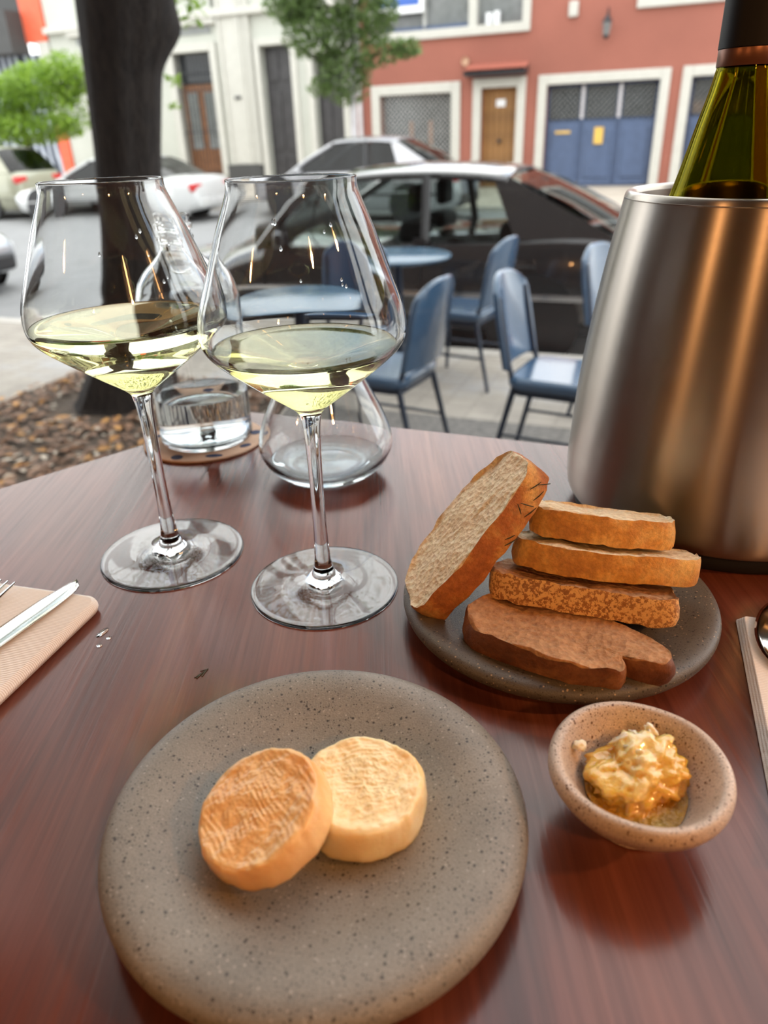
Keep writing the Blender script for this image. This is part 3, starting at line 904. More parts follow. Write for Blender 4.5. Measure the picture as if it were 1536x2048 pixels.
def car(name, label, paint, a_front, b_near, ground, turn, L, W, H, top, green, wheels, wr, glassmat, seats=False, strip=None, both=False):
    """local x: nose (0) to tail (L); y: 0 = centre line; z up from the ground.
    top: (x, z) of bonnet, belt line and boot; green: windscreen base, roof front, roof rear, rear glass base"""
    c = thing(name, label, 'car')
    street(c, a_front, b_near + W / 2, ground, turn)
    hw = W / 2
    top_s = spline(top, 5)
    def half(x):
        e = min(x, L - x)
        return hw * (1 - .26 * max(0, 1 - e / .55) ** 2.2)
    xs = sorted({round(p[0], 4) for p in top_s})
    sec = []
    for x in xs:
        t = lerp_tab(top_s, x); w = half(x)
        e = min(x, L - x)
        s = .20 + .12 * max(0, 1 - e / .3) ** 2
        h = t - s
        sec.append([(x, y, z) for y, z in ((-w * .9, s), (-w * .985, s + h * .15), (-w, s + h * .45), (-w * .985, s + h * .78), (-w * .93, t - .02), (-w * .8, t + .012), (-w * .4, t + .04), (0, t + .05), (w * .4, t + .04), (w * .8, t + .012), (w * .93, t - .02), (w * .985, s + h * .78), (w, s + h * .45), (w * .985, s + h * .15), (w * .9, s))])
    n = len(sec[0]); mb = MB(); vs = [p for q in sec for p in q]; fs = []
    for j in range(len(sec) - 1):
        for i in range(n - 1):
            fs.append((j * n + i, (j + 1) * n + i, (j + 1) * n + i + 1, j * n + i + 1))
        fs.append((j * n + n - 1, (j + 1) * n + n - 1, (j + 1) * n, j * n))
    fs.append(tuple(range(n))); fs.append(tuple((len(sec) - 1) * n + i for i in range(n))[::-1])
    body = mb.add(vs, fs).build('body', paint, c, smooth=50, recalc=True)
    # greenhouse
    A0, A1, C1, C0 = green
    zb = lambda x: lerp_tab(top_s, x)
    wb, wt = hw * .92, hw * .70
    zr = H - .07
    def side(x, k):       # k 0 belt .. 1 roof edge, tumblehome
        return wb + (wt - wb) * k
    rf = MB()
    def roof_pt(u, v):
        x = A1 + (C1 - A1) * v
        y = (u * 2 - 1)
        drop = .05 * (abs(v - .45) / .55) ** 2.2
        return (x, y * wt * 1.02, zr + .07 * (1 - abs(y) ** 2.6) - drop * (1 - .2 * abs(y)) )
    rf.grid(roof_pt, 13, 13)
    rf.build('roof', paint, c, smooth=180, solid=.03)
    zA = zr - .05; zC = zr - .05
    for sgn in (-1, 1):
        MB().tube([(A0 + .05, sgn * wb * .97, zb(A0)), ((A0 + A1) / 2, sgn * (wb + wt) / 2 * .995, (zb(A0) + zA) / 2 + .02), (A1, sgn * wt, zA + .01)], .035, 8).build('front_pillar', paint, c)
        xm = (A1 + C1) / 2 + .05
        MB().box(xm - .05, xm + .05, -.02, .02, -.05, .0).build('b_pillar_foot', M['trim_black'], c, smooth=0).location = (xm * 0, sgn * wb * .97, zb(xm) + .03)
        MB().tube([(xm + .03, sgn * wb * .96, zb(xm)), (xm, sgn * wt * 1.0, zr)], .036, 6).build('centre_pillar', M['trim_black'], c)
        # rear pillar: a tapered panel
        q = MB()
        y0, y1 = sgn * wb * .965, sgn * wt * 1.0
        t_ = sgn * -.03
        x2 = C1 - .10
        pts = [(C1 + (C0 - C1) * .12, y0, zb(C1 + (C0 - C1) * .12)), (C0 - .02, y0 * .95, zb(C0)), (C1 + .03, y1, zC + .03), (x2, y1, zC + .03)]
        q.add(pts + [(p[0], p[1] + t_, p[2]) for p in pts], [(0, 1, 2, 3), (4, 7, 6, 5), (0, 4, 5, 1), (1, 5, 6, 2), (2, 6, 7, 3), (3, 7, 4, 0)])
        q.build('rear_pillar', paint, c, smooth=0, recalc=True)
        # side windows
        def pane(x0b, x1b, x0t, x1t, nm):
            z0 = zb((x0b + x1b) / 2)
            MB().add([(x0b, sgn * wb * .955, z0), (x1b, sgn * wb * .955, z0), (x1t, sgn * wt * .985, zr - .03), (x0t, sgn * wt * .985, zr - .03)], [(0, 1, 2, 3)]).build(nm, glassmat, c, smooth=0)
        pane(A0 + .2, xm, A1 + .04, xm - .02, 'front_window')
        pane(xm + .06, C1 + (C0 - C1) * .15, xm + .04, C1 - .07, 'rear_window')
        for sx in (xm - .85, xm + .35):
            MB().box(sx + .35, sx + .53, sgn * hw * .985 - .012, sgn * hw * .985 + .012, zb(xm) - .17, zb(xm) - .135).build('door_handle', paint if strip is None else M['trim_black'], c, smooth=0, bevel=.008)
        for sx in (A0 + .15, xm + .02, C1 + .05):
            MB().box(sx, sx + .008, sgn * hw - .008, sgn * hw + .003, .3, zb(sx) - .06).build('door_seam', M['trim_black'], c, smooth=0)
        MB().box(A0 - .3, C0 + .1, sgn * hw - .01, sgn * hw + .012, .46, .50).build('side_moulding', strip or paint, c, smooth=0, bevel=.006)
        mi = MB(); mi.box(A0 + .32, A0 + .42, sgn * (wb + .0) - .0, sgn * (wb + .17), zb(A0) + .02, zb(A0) + .13)
        mi.build('wing_mirror', paint, c, smooth=0, bevel=.03, recalc=True)
        # wheels
        for wx in wheels:
            MB().lathe([(0, 0), (wr * 1.17, 0), (wr * 1.17, .012), (0, .012)], 28).build('wheel_arch', M['trim_black'], c, smooth=0).matrix_local = Matrix.Translation((wx, sgn * hw * .985, wr * 1.02)) @ Matrix.Rotation(R(90) * sgn * -1, 4, 'X')
            ty = MB().lathe([(wr * .62, -.17), (wr * .94, -.16), (wr, -.12), (wr, -.03), (wr * .94, .015), (wr * .64, .02)], 36).build('tyre', M['tyre'], c)
            ty.matrix_local = Matrix.Translation((wx, sgn * hw * .975, wr)) @ Matrix.Rotation(R(90) * sgn * -1, 4, 'X')
            hb = MB().lathe([(0, .012), (wr * .16, .012), (wr * .2, .0), (wr * .6, -.02), (wr * .66, .018)], 24)
            for k in range(7):
                an = 2 * math.pi * k / 7
                hb.box(wr * .14, wr * .6, -.018, .018, -.01, .012, Matrix.Rotation(an, 4, 'Z'))
            hb.build('wheel_rim', M['hub'], ty, smooth=30)
        # lamps
        MB().box(-.02, .14, -.17, .17, -.07, .07).build('headlamp', M['head_lens'], c, smooth=0, bevel=.04).location = (.10, sgn * hw * .66, lerp_tab(top_s, .12) - .13)
        MB().box(-.10, .03, -.17, .17, -.07, .08).build('tail_lamp', M['tail_red'], c, smooth=0, bevel=.03).location = (L - .055, sgn * hw * .64, lerp_tab(top_s, L - .1) - .14)
    def glassgrid(x0, x1, z0, z1, w0, w1, nm):
        MB().grid(lambda u, v: (x0 + (x1 - x0) * v - .08 * (1 - (2 * u - 1) ** 2) * (1 if x0 < x1 else -1) * (1 - v * .5), (2 * u - 1) * (w0 + (w1 - w0) * v), z0 + (z1 - z0) * v + .03 * math.sin(math.pi * v)), 9, 5).build(nm, glassmat, c, smooth=180)
    glassgrid(A0, A1, zb(A0) + .02, zA + .05, wb * .95, wt * .97, 'windscreen')
    glassgrid(C0, C1, zb(C0) + .02, zC + .05, wb * .92, wt * .97, 'rear_glass')
    for x0, x1, nm in ((-.03, .16, 'front_bumper'), (L - .16, L + .03, 'rear_bumper')):
        MB().box(x0, x1, -hw * .72, hw * .72, .26, .46).build(nm, M['trim_black'] if strip is not None else paint, c, smooth=0, bevel=.05)
    MB().box(L + .025, L + .04, -.2, .2, .36, .46).build('number_plate', M['plate_white'], c, smooth=0)
    MB().box(A0 - .1, C0 - .1, -hw * .8, hw * .8, .28, .34).build('cabin_floor', M['seat_cloth'], c, smooth=0)
    if seats:
        for sx, ys in ((A1 + .35, (-.36, .36)), (A1 + 1.15, (-.42, 0, .42))):
            for y in ys:
                s_ = MB().box(sx, sx + .16, y - .22, y + .22, .42, .98, Matrix.Translation((sx, 0, .4)) @ Matrix.Rotation(R(12), 4, 'Y') @ Matrix.Translation((-sx, 0, -.4))).build('car_seat', M['seat_cloth'], c, smooth=0, bevel=.05)
                MB().box(sx + .15, sx + .25, y - .13, y + .13, 1.0, 1.2).build('headrest', M['seat_cloth'], s_, smooth=0, bevel=.04)
        MB().box(A0 - .05, A0 + .35, -hw * .8, hw * .8, .7, .9).build('dashboard', M['seat_cloth'], c, smooth=0, bevel=.05)
        MB().grid(lambda u, v: (A0 + .55 + .19 * math.cos(2 * math.pi * u) * .35, -.36 + (.19 + .012 * math.cos(2 * math.pi * v)) * math.sin(2 * math.pi * u), .92 + .19 * math.cos(2 * math.pi * u) * .9 + .012 * math.sin(2 * math.pi * v)), 24, 7, True).build('steering_wheel', M['seat_cloth'], c)
    return c

SED = [(0, .55), (.12, .66), (.6, .74), (1.15, .82), (1.5, .86), (2.4, .88), (3.3, .91), (3.8, .93), (4.3, .90), (4.42, .8), (4.47, .6)]
def scaled(tab, L, k=1.0, L0=4.47): return [(x * L / L0, z * k) for x, z in tab]
car('hatchback_car', 'black sedan parked behind the blue chairs', M['car_black'], -4.35, 5.28, ROAD, 0, 4.25, 1.68, 1.33, scaled(SED, 4.25, .93), (1.05, 1.85, 3.15, 3.98), (.78, 3.42), .29, M['car_glass'], seats=True, strip=M['chrome']).name = 'sedan_car'
car('sedan_car', 'white sedan parked across the street behind the thick tree trunk', M['car_white'], -13.85, 13.0, ROAD_FAR - .02, 0, 4.75, 1.75, 1.27, scaled(SED, 4.75, .9), (1.25, 2.15, 3.35, 4.1), (.88, 3.72), .31, M['car_glass_dark'])
car('sedan_car', 'silver grey sedan parked in front of the red building', M['car_silver'], -8.15, 13.2, ROAD_FAR, 0, 4.4, 1.72, 1.42, scaled(SED, 4.4, 1.0), (1.0, 1.95, 3.2, 3.95), (.85, 3.5), .31, M['car_glass_dark'], strip=M['trim_black'])
car('estate_car', 'beige car with red tail lamps cut off by the left frame edge', M['car_beige'], -18.3, 13.4, ROAD_FAR, 0, 4.3, 1.72, 1.5, scaled([(0, .6), (.1, .74), (.6, .84), (1.15, .9), (1.5, .94), (2.4, .95), (3.3, .96), (4.2, .96), (4.4, .9), (4.47, .6)], 4.3), (1.05, 1.8, 3.7, 4.15), (.85, 3.4), .32, M['car_glass_dark'])
car('parked_car', 'grey car nose with round headlamp at the left frame edge', M['car_grey'], -7.42, 5.4, ROAD, math.pi, 4.2, 1.7, 1.45, scaled(SED, 4.2, .95), (1.05, 1.85, 3.3, 3.95), (.75, 3.35), .3, M['car_glass_dark'], strip=M['trim_black'])

# ------------------------------------------------------------------ cafe furniture outside
def rounded_poly(w, h, r, n=6):
    pts = []
    for cx, cy, a0 in ((w / 2 - r, h / 2 - r, 0), (-w / 2 + r, h / 2 - r, 90), (-w / 2 + r, -h / 2 + r, 180), (w / 2 - r, -h / 2 + r, 270)):
        for k in range(n + 1):
            t = R(a0 + 90 * k / n)
            pts.append((cx + r * math.cos(t), cy + r * math.sin(t)))
    return pts

def cafe_chair(label):
    """faces local +x"""
    c = thing('cafe_chair', label, 'chair', group='blue cafe chairs on the sidewalk')
    MB().prism(rounded_poly(.41, .42, .08), .42, .475).build('seat', M['blue_seat'], c, bevel=.02)
    MB().prism(rounded_poly(.37, .38, .06), .395, .42).build('seat_frame', M['blue_frame'], c, smooth=0)
    bk = MB()
    def bp(u, v, t):
        y = (u * 2 - 1)
        z = .50 + v * .385
        w = .20 * (1 - .12 * max(0, v - .55) / .45)
        edge = max(0, (v - .8) / .2)
        y_ = y * w * (1 - .16 * edge ** 2)
        z_ = z - .045 * abs(y) ** 3 * edge
        x = -.215 - .075 * v - .035 * (1 - y * y) * (1 if True else 0) + t
        return (x, y_, z_)
    nu, nv = 13, 10
    for t in (0, .026):
        bk.grid(lambda u, v: bp(u, v, t), nu, nv)
    o = nu * nv
    rim = [i for i in range(nu)] + [j * nu + nu - 1 for j in range(1, nv)] + [(nv - 1) * nu + i for i in range(nu - 2, -1, -1)] + [j * nu for j in range(nv - 2, 0, -1)]
    bk.f += [(rim[i], rim[(i + 1) % len(rim)], rim[(i + 1) % len(rim)] + o, rim[i] + o) for i in range(len(rim))]
    bk.build('backrest', M['blue_seat'], c, smooth=60, recalc=True, bevel=.008)
    for s in (-1, 1):
        MB().tube([(.17, s * .17, .41), (.20, s * .19, 0)], [.015, .011], 8).build('leg', M['blue_frame'], c)
        MB().tube([(-.17, s * .17, .42), (-.27, s * .19, 0)], [.015, .011], 8).build('leg', M['blue_frame'], c)
        MB().tube([(-.16, s * .17, .40), (-.20, s * .165, .52), (-.26, s * .16, .80)], .013, 8).build('back_post', M['blue_frame'], c)
        MB().tube([(.185, s * .18, .2), (-.22, s * .18, .2)], .008, 6).build('side_rail', M['blue_frame'], c)
    return c

def copy_tree(o, parent=None):
    k = o.copy(); COL.objects.link(k)
    if parent is not None:
        k.parent = parent
        k.matrix_parent_inverse = o.matrix_parent_inverse.copy()
    for ch in [x for x in o.children]:
        copy_tree(ch, k)
    return k

proto = cafe_chair('')
CH = [(-1.22, 3.08, 172, 'blue cafe chair beside the right wine glass, facing left towards the near table'),
      (-1.21, 4.42, 170, 'blue cafe chair farthest from the window, its seat in front of the black car door'),
      (-.40, 3.18, -8, 'blue cafe chair just left of the steel cooler with its padded seat in full view'),
      (-.13, 4.0, -25, 'blue cafe chair mostly hidden behind the steel cooler'),
      (-1.75, 3.86, -84, 'blue cafe chair seen through the right wine glass between the two tables')]
for i, (a, b, t, lab) in enumerate(CH):
    k = proto if i == 0 else copy_tree(proto)
    street(k, a, b, WALK, R(t)); k['label'] = lab

def cafe_table(label):
    t = thing('cafe_table', label, 'table', group='round blue cafe tables')
    MB().lathe([(0, .715), (.33, .715), (.345, .725), (.345, .735), (.335, .742), (0, .742)], 48).build('table_top', M['blue_top'], t)
    MB().tube([(0, 0, .03), (0, 0, .715)], .03, 12).build('pedestal', M['blue_frame'], t)
    MB().lathe([(0, .04), (.05, .04), (.2, .015), (.22, 0)], 32).build('base', M['blue_frame'], t)
    return t
tb = cafe_table('round blue cafe table farther out, below the black car windows'); street(tb, -1.68, 4.55, WALK)
tb2 = copy_tree(tb); street(tb2, -1.66, 3.12, WALK); tb2['label'] = 'round blue cafe table nearer the window, seen through the right wine glass'

# ------------------------------------------------------------------ pendant lamps over the room behind the camera
def pendant(x, y, z, label, watts=LAMP_W):
    p = thing('pendant_lamp', label, 'lamp', (x, y, z), group='pendant lamps in the dining room')
    MB().tube([(0, 0, .15), (0, 0, 3.0 - z)], .004, 6).build('cord', M['lamp_shade'], p)
    MB().lathe([(.13, 0), (.10, .07), (.035, .13), (.02, .16)], 32, cap1=True).build('lamp_shade', M['lamp_shade'], p, solid=.003)
    MB().lathe([(.001, -.01), (.022, .0), (.032, .03), (.02, .06), (.012, .09)], 20, cap0=True).build('bulb', M['bulb'], p)
    ld = bpy.data.lights.new('lamp_light', 'POINT'); ld.energy = watts; ld.color = (1.0, 0.47, 0.17); ld.shadow_soft_size = .035
    lo = bpy.data.objects.new('lamp_light', ld); COL.objects.link(lo); lo.parent = p; lo.location = (0, 0, -.05)
    return p
pendant(-1.55, -.55, 1.78, 'pendant lamp hanging at the left of the dining room')
pendant(-.75, -1.45, 1.78, 'pendant lamp hanging behind the diner on the left')
pendant(.55, -.85, 1.80, 'pendant lamp hanging behind the diner on the right', 14)
pendant(1.35, -.25, 1.80, 'pendant lamp hanging at the right of the dining room', 22)

# ================================================================== THE TABLE AND WHAT STANDS ON IT
tbl = thing('dining_table', 'dark reddish brown wooden dining table by the window', 'table')
K = Vector((-.13, .688))
far_r = K + Vector((UX.x, UX.y)) * 1.15
left_f = K + Vector((-.738, -.675)) * .78
MB().prism([(left_f.x, left_f.y), (-.62, -.36), (.85, -.36), (far_r.x, far_r.y), (K.x, K.y)], TZ - .035, TZ).build('table_top', M['table'], tbl, smooth=0, bevel=.003)
MB().tube([(.1, .1, .03), (.1, .1, TZ - .035)], .045, 20).build('pedestal', M['table_leg'], tbl)
MB().lathe([(0, .05), (.06, .05), (.25, .02), (.27, 0)], 40, (.1, .1, 0)).build('pedestal_base', M['table_leg'], tbl)
gm = MB()
for dx, dy, l, t in ((0, 0, .007, 62), (.0016, .0012, .006, 74), (-.0014, -.001, .004, 50), (.0008, .003, .0035, 20)):
    c_, s_ = math.cos(R(t)) * l / 2, math.sin(R(t)) * l / 2
    gm.prism([(dx - c_ - .0003, dy - s_), (dx - c_ + .0003, dy - s_), (dx + c_ + .0004, dy + s_), (dx + c_ - .0004, dy + s_)], 0, .0003)
o = gm.build('gouge_mark', M['herb'], tbl, smooth=0); o.location = (-.096, .288, TZ + .0001)

# ------------------------------------------------------------------ stemmed glasses
FOOT = [(0, .0008), (.020, .0006), (.0425, 0), (.0434, .0004), (.0437, .0010), (.0432, .0018), (.034, .0026), (.022, .0038), (.013, .0058), (.0085, .0085), (.0062, .0125)]
STEM = [(.0062, .0125), (.0052, .017), (.0045, .024), (.0040, .036), (.0038, .055), (.0039, .075), (.0043, .093), (.0050, .104), (.0060, .1095)]
BOWL_OUT = [(.0060, .1095), (.0095, .1135), (.0200, .1215), (.0340, .1325), (.0450, .1418), (.0505, .1483), (.0522, .1555), (.0506, .1660), (.0462, .1785), (.0382, .2005), (.0328, .2135), (.0306, .2195), (.0302, .2240)]
BOWL_IN = [(.0295, .2240), (.0298, .2195), (.0319, .2135), (.0372, .2005), (.0452, .1785), (.0496, .1660), (.0511, .1555), (.0495, .1490), (.0440, .1428), (.0330, .1340), (.0192, .1230), (.0085, .1165), (0.0002, .1148)]

def wine_glass(label, loc, s):
    g = thing('wine_glass', label, 'wine glass', loc, group='stemmed wine glasses')
    g.scale = s
    MB().lathe([(0.0002, .0008)] + spline(FOOT[1:], 5), 96).build('foot', M['glass'], g, smooth=180)
    MB().lathe(spline(STEM, 5), 48).build('stem', M['glass'], g, smooth=180)
    b = spline(BOWL_OUT, 6) + [(.03012, .2243), (.02985, .2245), (.0296, .2243)] + spline(BOWL_IN, 6)
    MB().lathe(b, 128).build('bowl', M['glass'], g, smooth=180)
    return g

def inner_r(z, tab):
    t = sorted((p[1], p[0]) for p in tab)
    return lerp_tab(t, z)

def wine(label, loc, s, level):
    low = [p for p in spline(BOWL_IN, 6)[::-1] if p[1] < level]
    prof = [(max(r + .00045, .0003), z - .0003) for r, z in low]
    rl = inner_r(level, spline(BOWL_IN, 6)) + .00045
    prof += [(rl, level), (rl * .985, level - .0002), (rl * .8, level - .00045), (rl * .4, level - .0005), (.0003, level - .0005)]
    w = MB().lathe(prof, 128).build('white_wine', M['wine'], smooth=50)
    w.location = loc; w.scale = s
    return tag(w, label, 'wine')

GR, GL = (-.0373, .366, TZ), (-.1401, .4116, TZ)
SR, SL = (1.0, 1.0, 1.0), (1.035, 1.035, 1.0)
wine_glass('stemmed wine glass standing in front of the stemless water glass', GR, SR)
wine_glass('stemmed wine glass in front of the tree trunk and water bottle', GL, SL)
wine('pale white wine in the glass nearer the bread plate', GR, SR, .1462)
wine('pale white wine in the glass in front of the tree trunk', GL, SL, .1525)

# drops clinging inside the two bowls
def bowl_drop(parent_loc, s, z, ang, r, stretch, label):
    rr = inner_r(z, [p for p in BOWL_IN if p[1] > .149]) * s[0] - .0002
    d = MB().grid(lambda u, v: (r * .45 * math.cos(math.pi * (v - .5)), r * math.cos(2 * math.pi * u) * math.sin(math.pi * v), r * stretch * math.sin(2 * math.pi * u) * math.sin(math.pi * v)), 14, 7, True)
    return rr, d
def add_drops(loc, s, seed, n, label):
    r_ = random.Random(seed)
    for k in range(n):
        z = r_.uniform(.160, .205); a = R(r_.uniform(60, 125))
        sz = r_.uniform(.0005, .0011)
        rr = inner_r(z, [p for p in BOWL_IN if p[1] > .15]) * s[0] - .0002
        d = MB().lathe([(.0001, -sz * 1.6), (sz * .8, -sz * .9), (sz, 0), (sz * .6, sz), (.0001, sz * 2.0)], 10).build('wine_drop', M['water'], smooth=180)
        d.location = Vector(loc) + Vector((math.cos(a) * rr, math.sin(a) * rr, z))
        tag(d, label, 'drop', 'drops clinging inside the ' + label.split(' inside the ')[1])
add_drops(GR, SR, 4, 9, 'tiny clear drop clinging inside the wine glass nearer the bread plate')
add_drops(GL, SL, 9, 9, 'tiny clear drop clinging inside the wine glass by the tree trunk')

# ------------------------------------------------------------------ stemless glass with a little water
TUM_OUT = [(.0003, .0012), (.018, .0004), (.029, 0), (.036, .0022), (.0450, .0095), (.0508, .0185), (.0527, .0265), (.0510, .0375), (.0455, .0520), (.0385, .0660), (.0325, .0790), (.0285, .0900), (.0268, .0980)]
TUM_IN = [(.0258, .0980), (.0274, .0900), (.0313, .0790), (.0373, .0660), (.0442, .0520), (.0496, .0375), (.0513, .0265), (.0492, .0190), (.0430, .0108), (.034, .0055), (.018, .0042), (.0003, .0040)]
TL = (-.0440, .5330, TZ)
tum = tag(MB().lathe(spline(TUM_OUT, 5) + [(.0266, .0986), (.0262, .0987)] + spline(TUM_IN, 5), 112).build('stemless_glass', M['glass'], smooth=180), 'round stemless glass with a little water behind the nearer wine glass', 'glass')
tum.location = TL
lv = .0135
low = [p for p in spline(TUM_IN, 5)[::-1] if p[1] < lv]
rl = inner_r(lv, [p for p in TUM_IN if p[1] < .026]) + .0005
ww = tag(MB().lathe([(max(r + .0005, .0003), z - .0004) for r, z in low] + [(rl, lv), (rl * .97, lv - .0003), (.0003, lv - .0006)], 112).build('drinking_water', M['water'], smooth=50), 'shallow water at the bottom of the stemless glass', 'water')
ww.location = TL

# ------------------------------------------------------------------ water bottle on a printed coaster
CL = (-.1600, .6120, TZ)
co = thing('coaster', 'round printed card coaster under the water bottle', 'coaster', CL)
MB().lathe([(0.0002, 0), (.0525, 0), (.0535, .0008), (.0535, .0020), (.0527, .0026), (.0002, .0026)], 72).build('card', M['cork'], co, smooth=30)
for k in range(9):
    a = 2 * math.pi * k / 9 + .2
    r0 = .046
    p = MB().prism([(math.cos(t) * (.0075 if k % 2 else .0055), math.sin(t) * (.0035 if k % 3 else .0048)) for t in [2 * math.pi * i / 14 for i in range(14)]], 0, .0002).build('printed_mark', M['ink'], co, smooth=0)
    p.location = (math.cos(a) * r0, math.sin(a) * r0, .0026); p.rotation_euler = (0, 0, a + 1.2)
WBT = (-.1575, .6140, TZ + .0027)
BT_OUT = [(.0003, .0030), (.030, .0020), (.0365, 0), (.0400, .003), (.0408, .010), (.0408, .060), (.0406, .115), (.0385, .130), (.031, .1445), (.019, .1555), (.0125, .1625), (.0112, .168), (.0130, .1695), (.0132, .1720), (.0114, .1735), (.0114, .1765), (.0134, .1775), (.0136, .1805), (.0120, .1820), (.0120, .1875)]
BT_IN = [(.0098, .1875), (.0096, .168), (.0110, .1625), (.017, .1545), (.029, .1425), (.0362, .129), (.0384, .115), (.0386, .060), (.0386, .012), (.036, .0075), (.02, .0070), (.0003, .0075)]
wb_ = thing('water_bottle', 'clear glass water bottle with a ringed neck, half hidden by the wine glasses', 'bottle', WBT)
MB().lathe(spline(BT_OUT, 4) + [(.0116, .1882), (.0102, .1882)] + spline(BT_IN, 4), 96).build('bottle_glass', M['glass'], wb_, smooth=180)
lv = .0430
low = [p for p in spline(BT_IN, 4)[::-1] if p[1] < lv]
bw = tag(MB().lathe([(max(r + .0006, .0003), z - .0005) for r, z in low] + [(.0392, lv), (.0375, lv - .0006), (.0003, lv - .0009)], 96).build('bottled_water', M['water'], smooth=50), 'still water filling the lower part of the clear bottle', 'water')
bw.location = WBT

# ------------------------------------------------------------------ steel cooler with the wine bottle
CC = (.2325, .4530, TZ)
ck = thing('wine_cooler', 'brushed steel wine cooler at the right edge of the table', 'wine cooler', CC)
prof = [(.0945, .0105), (.0985, .0125), (.1008, .0185), (.1015, .030), (.1012, .045), (.0985, .0900), (.0940, .1300), (.0887, .1663), (.0828, .1990), (.0823, .2025), (.0811, .2052), (.0795, .2060), (.0777, .2050), (.0769, .2025)]
MB().lathe(spline(prof, 5), 160).build('outer_shell', M['steel'], ck, smooth=180)
MB().lathe(spline([(.0769, .2025), (.0790, .18), (.086, .12), (.089, .06), (.088, .034), (.07, .030), (.0003, .030)], 5), 128).build('inner_wall', M['steel'], ck, smooth=180)
MB().lathe([(.0003, 0), (.0930, 0), (.0945, .0015), (.0950, .0065), (.0945, .0106), (.0003, .0106)], 128).build('base_ring', M['black_rubber'], ck, smooth=50)
WB_ = (.1995, .4420, TZ + .0305)
wbt = thing('wine_bottle', 'dark green wine bottle with a black foil neck standing in the steel cooler', 'bottle', WB_)
def off(p): return [(r, z - .0305) for r, z in p]
bo = spline(off([(.0003, .045), (.025, .036), (.037, .0310), (.0408, .035), (.0412, .045), (.0412, .140), (.0405, .160), (.0378, .178), (.0336, .192), (.0292, .2045), (.0245, .2225), (.0205, .2394), (.0168, .2540), (.0148, .2640), (.0143, .2720), (.0143, .3250)]), 4)
bi = spline(off([(.0110, .3250), (.0112, .2720), (.0116, .2640), (.0136, .2540), (.0173, .2394), (.0213, .2225), (.0260, .2045), (.0304, .192), (.0346, .178), (.0373, .160), (.038, .140), (.038, .05), (.034, .042), (.0003, .05)]), 4)
MB().lathe(bo + bi, 112).build('bottle_glass', M['green_glass'], wbt, smooth=180)
MB().lathe(off([(.0147, .2660), (.0149, .2665), (.0149, .2735), (.0147, .2740)]), 64).build('copper_band', M['copper_band'], wbt, smooth=60)
MB().lathe(off([(.0147, .2738), (.0152, .2742), (.0152, .300), (.0154, .3050), (.0156, .3260), (.0150, .3280), (.0003, .3282)]), 64).build('foil_capsule', M['capsule'], wbt, smooth=40)

# ------------------------------------------------------------------ stoneware plates
def plate(name, label, loc, prof, mat, n=128):
    p = tag(MB().lathe(prof, n).build(name, mat, smooth=180), label, 'plate')
    p.location = loc
    return p
PL1 = (-.0295, .1895, TZ)
plate('cheese_plate', 'grey speckled stoneware plate under the two cheese rounds', PL1,
      [(.0003, .0)] + spline([(.047, 0), (.055, .0004), (.064, .0026), (.0732, .0068), (.0778, .0115), (.0786, .0148), (.0768, .0180), (.0727, .0200), (.0670, .0204), (.0603, .0194), (.0509, .0165), (.0405, .0130), (.0311, .0108), (.021, .0100), (.0003, .0098)], 5), M['plate'])
PL2 = (.0930, .3290, TZ)
plate('bread_plate', 'dark brown speckled stoneware plate under the bread slices', PL2,
      [(.0003, 0)] + spline([(.055, 0), (.064, .0005), (.0745, .0035), (.0820, .0085), (.0840, .0120), (.0828, .0150), (.0795, .0165), (.0740, .0165), (.066, .0150), (.055, .0135), (.03, .0125), (.0003, .0122)], 5), M['bread_plate'])

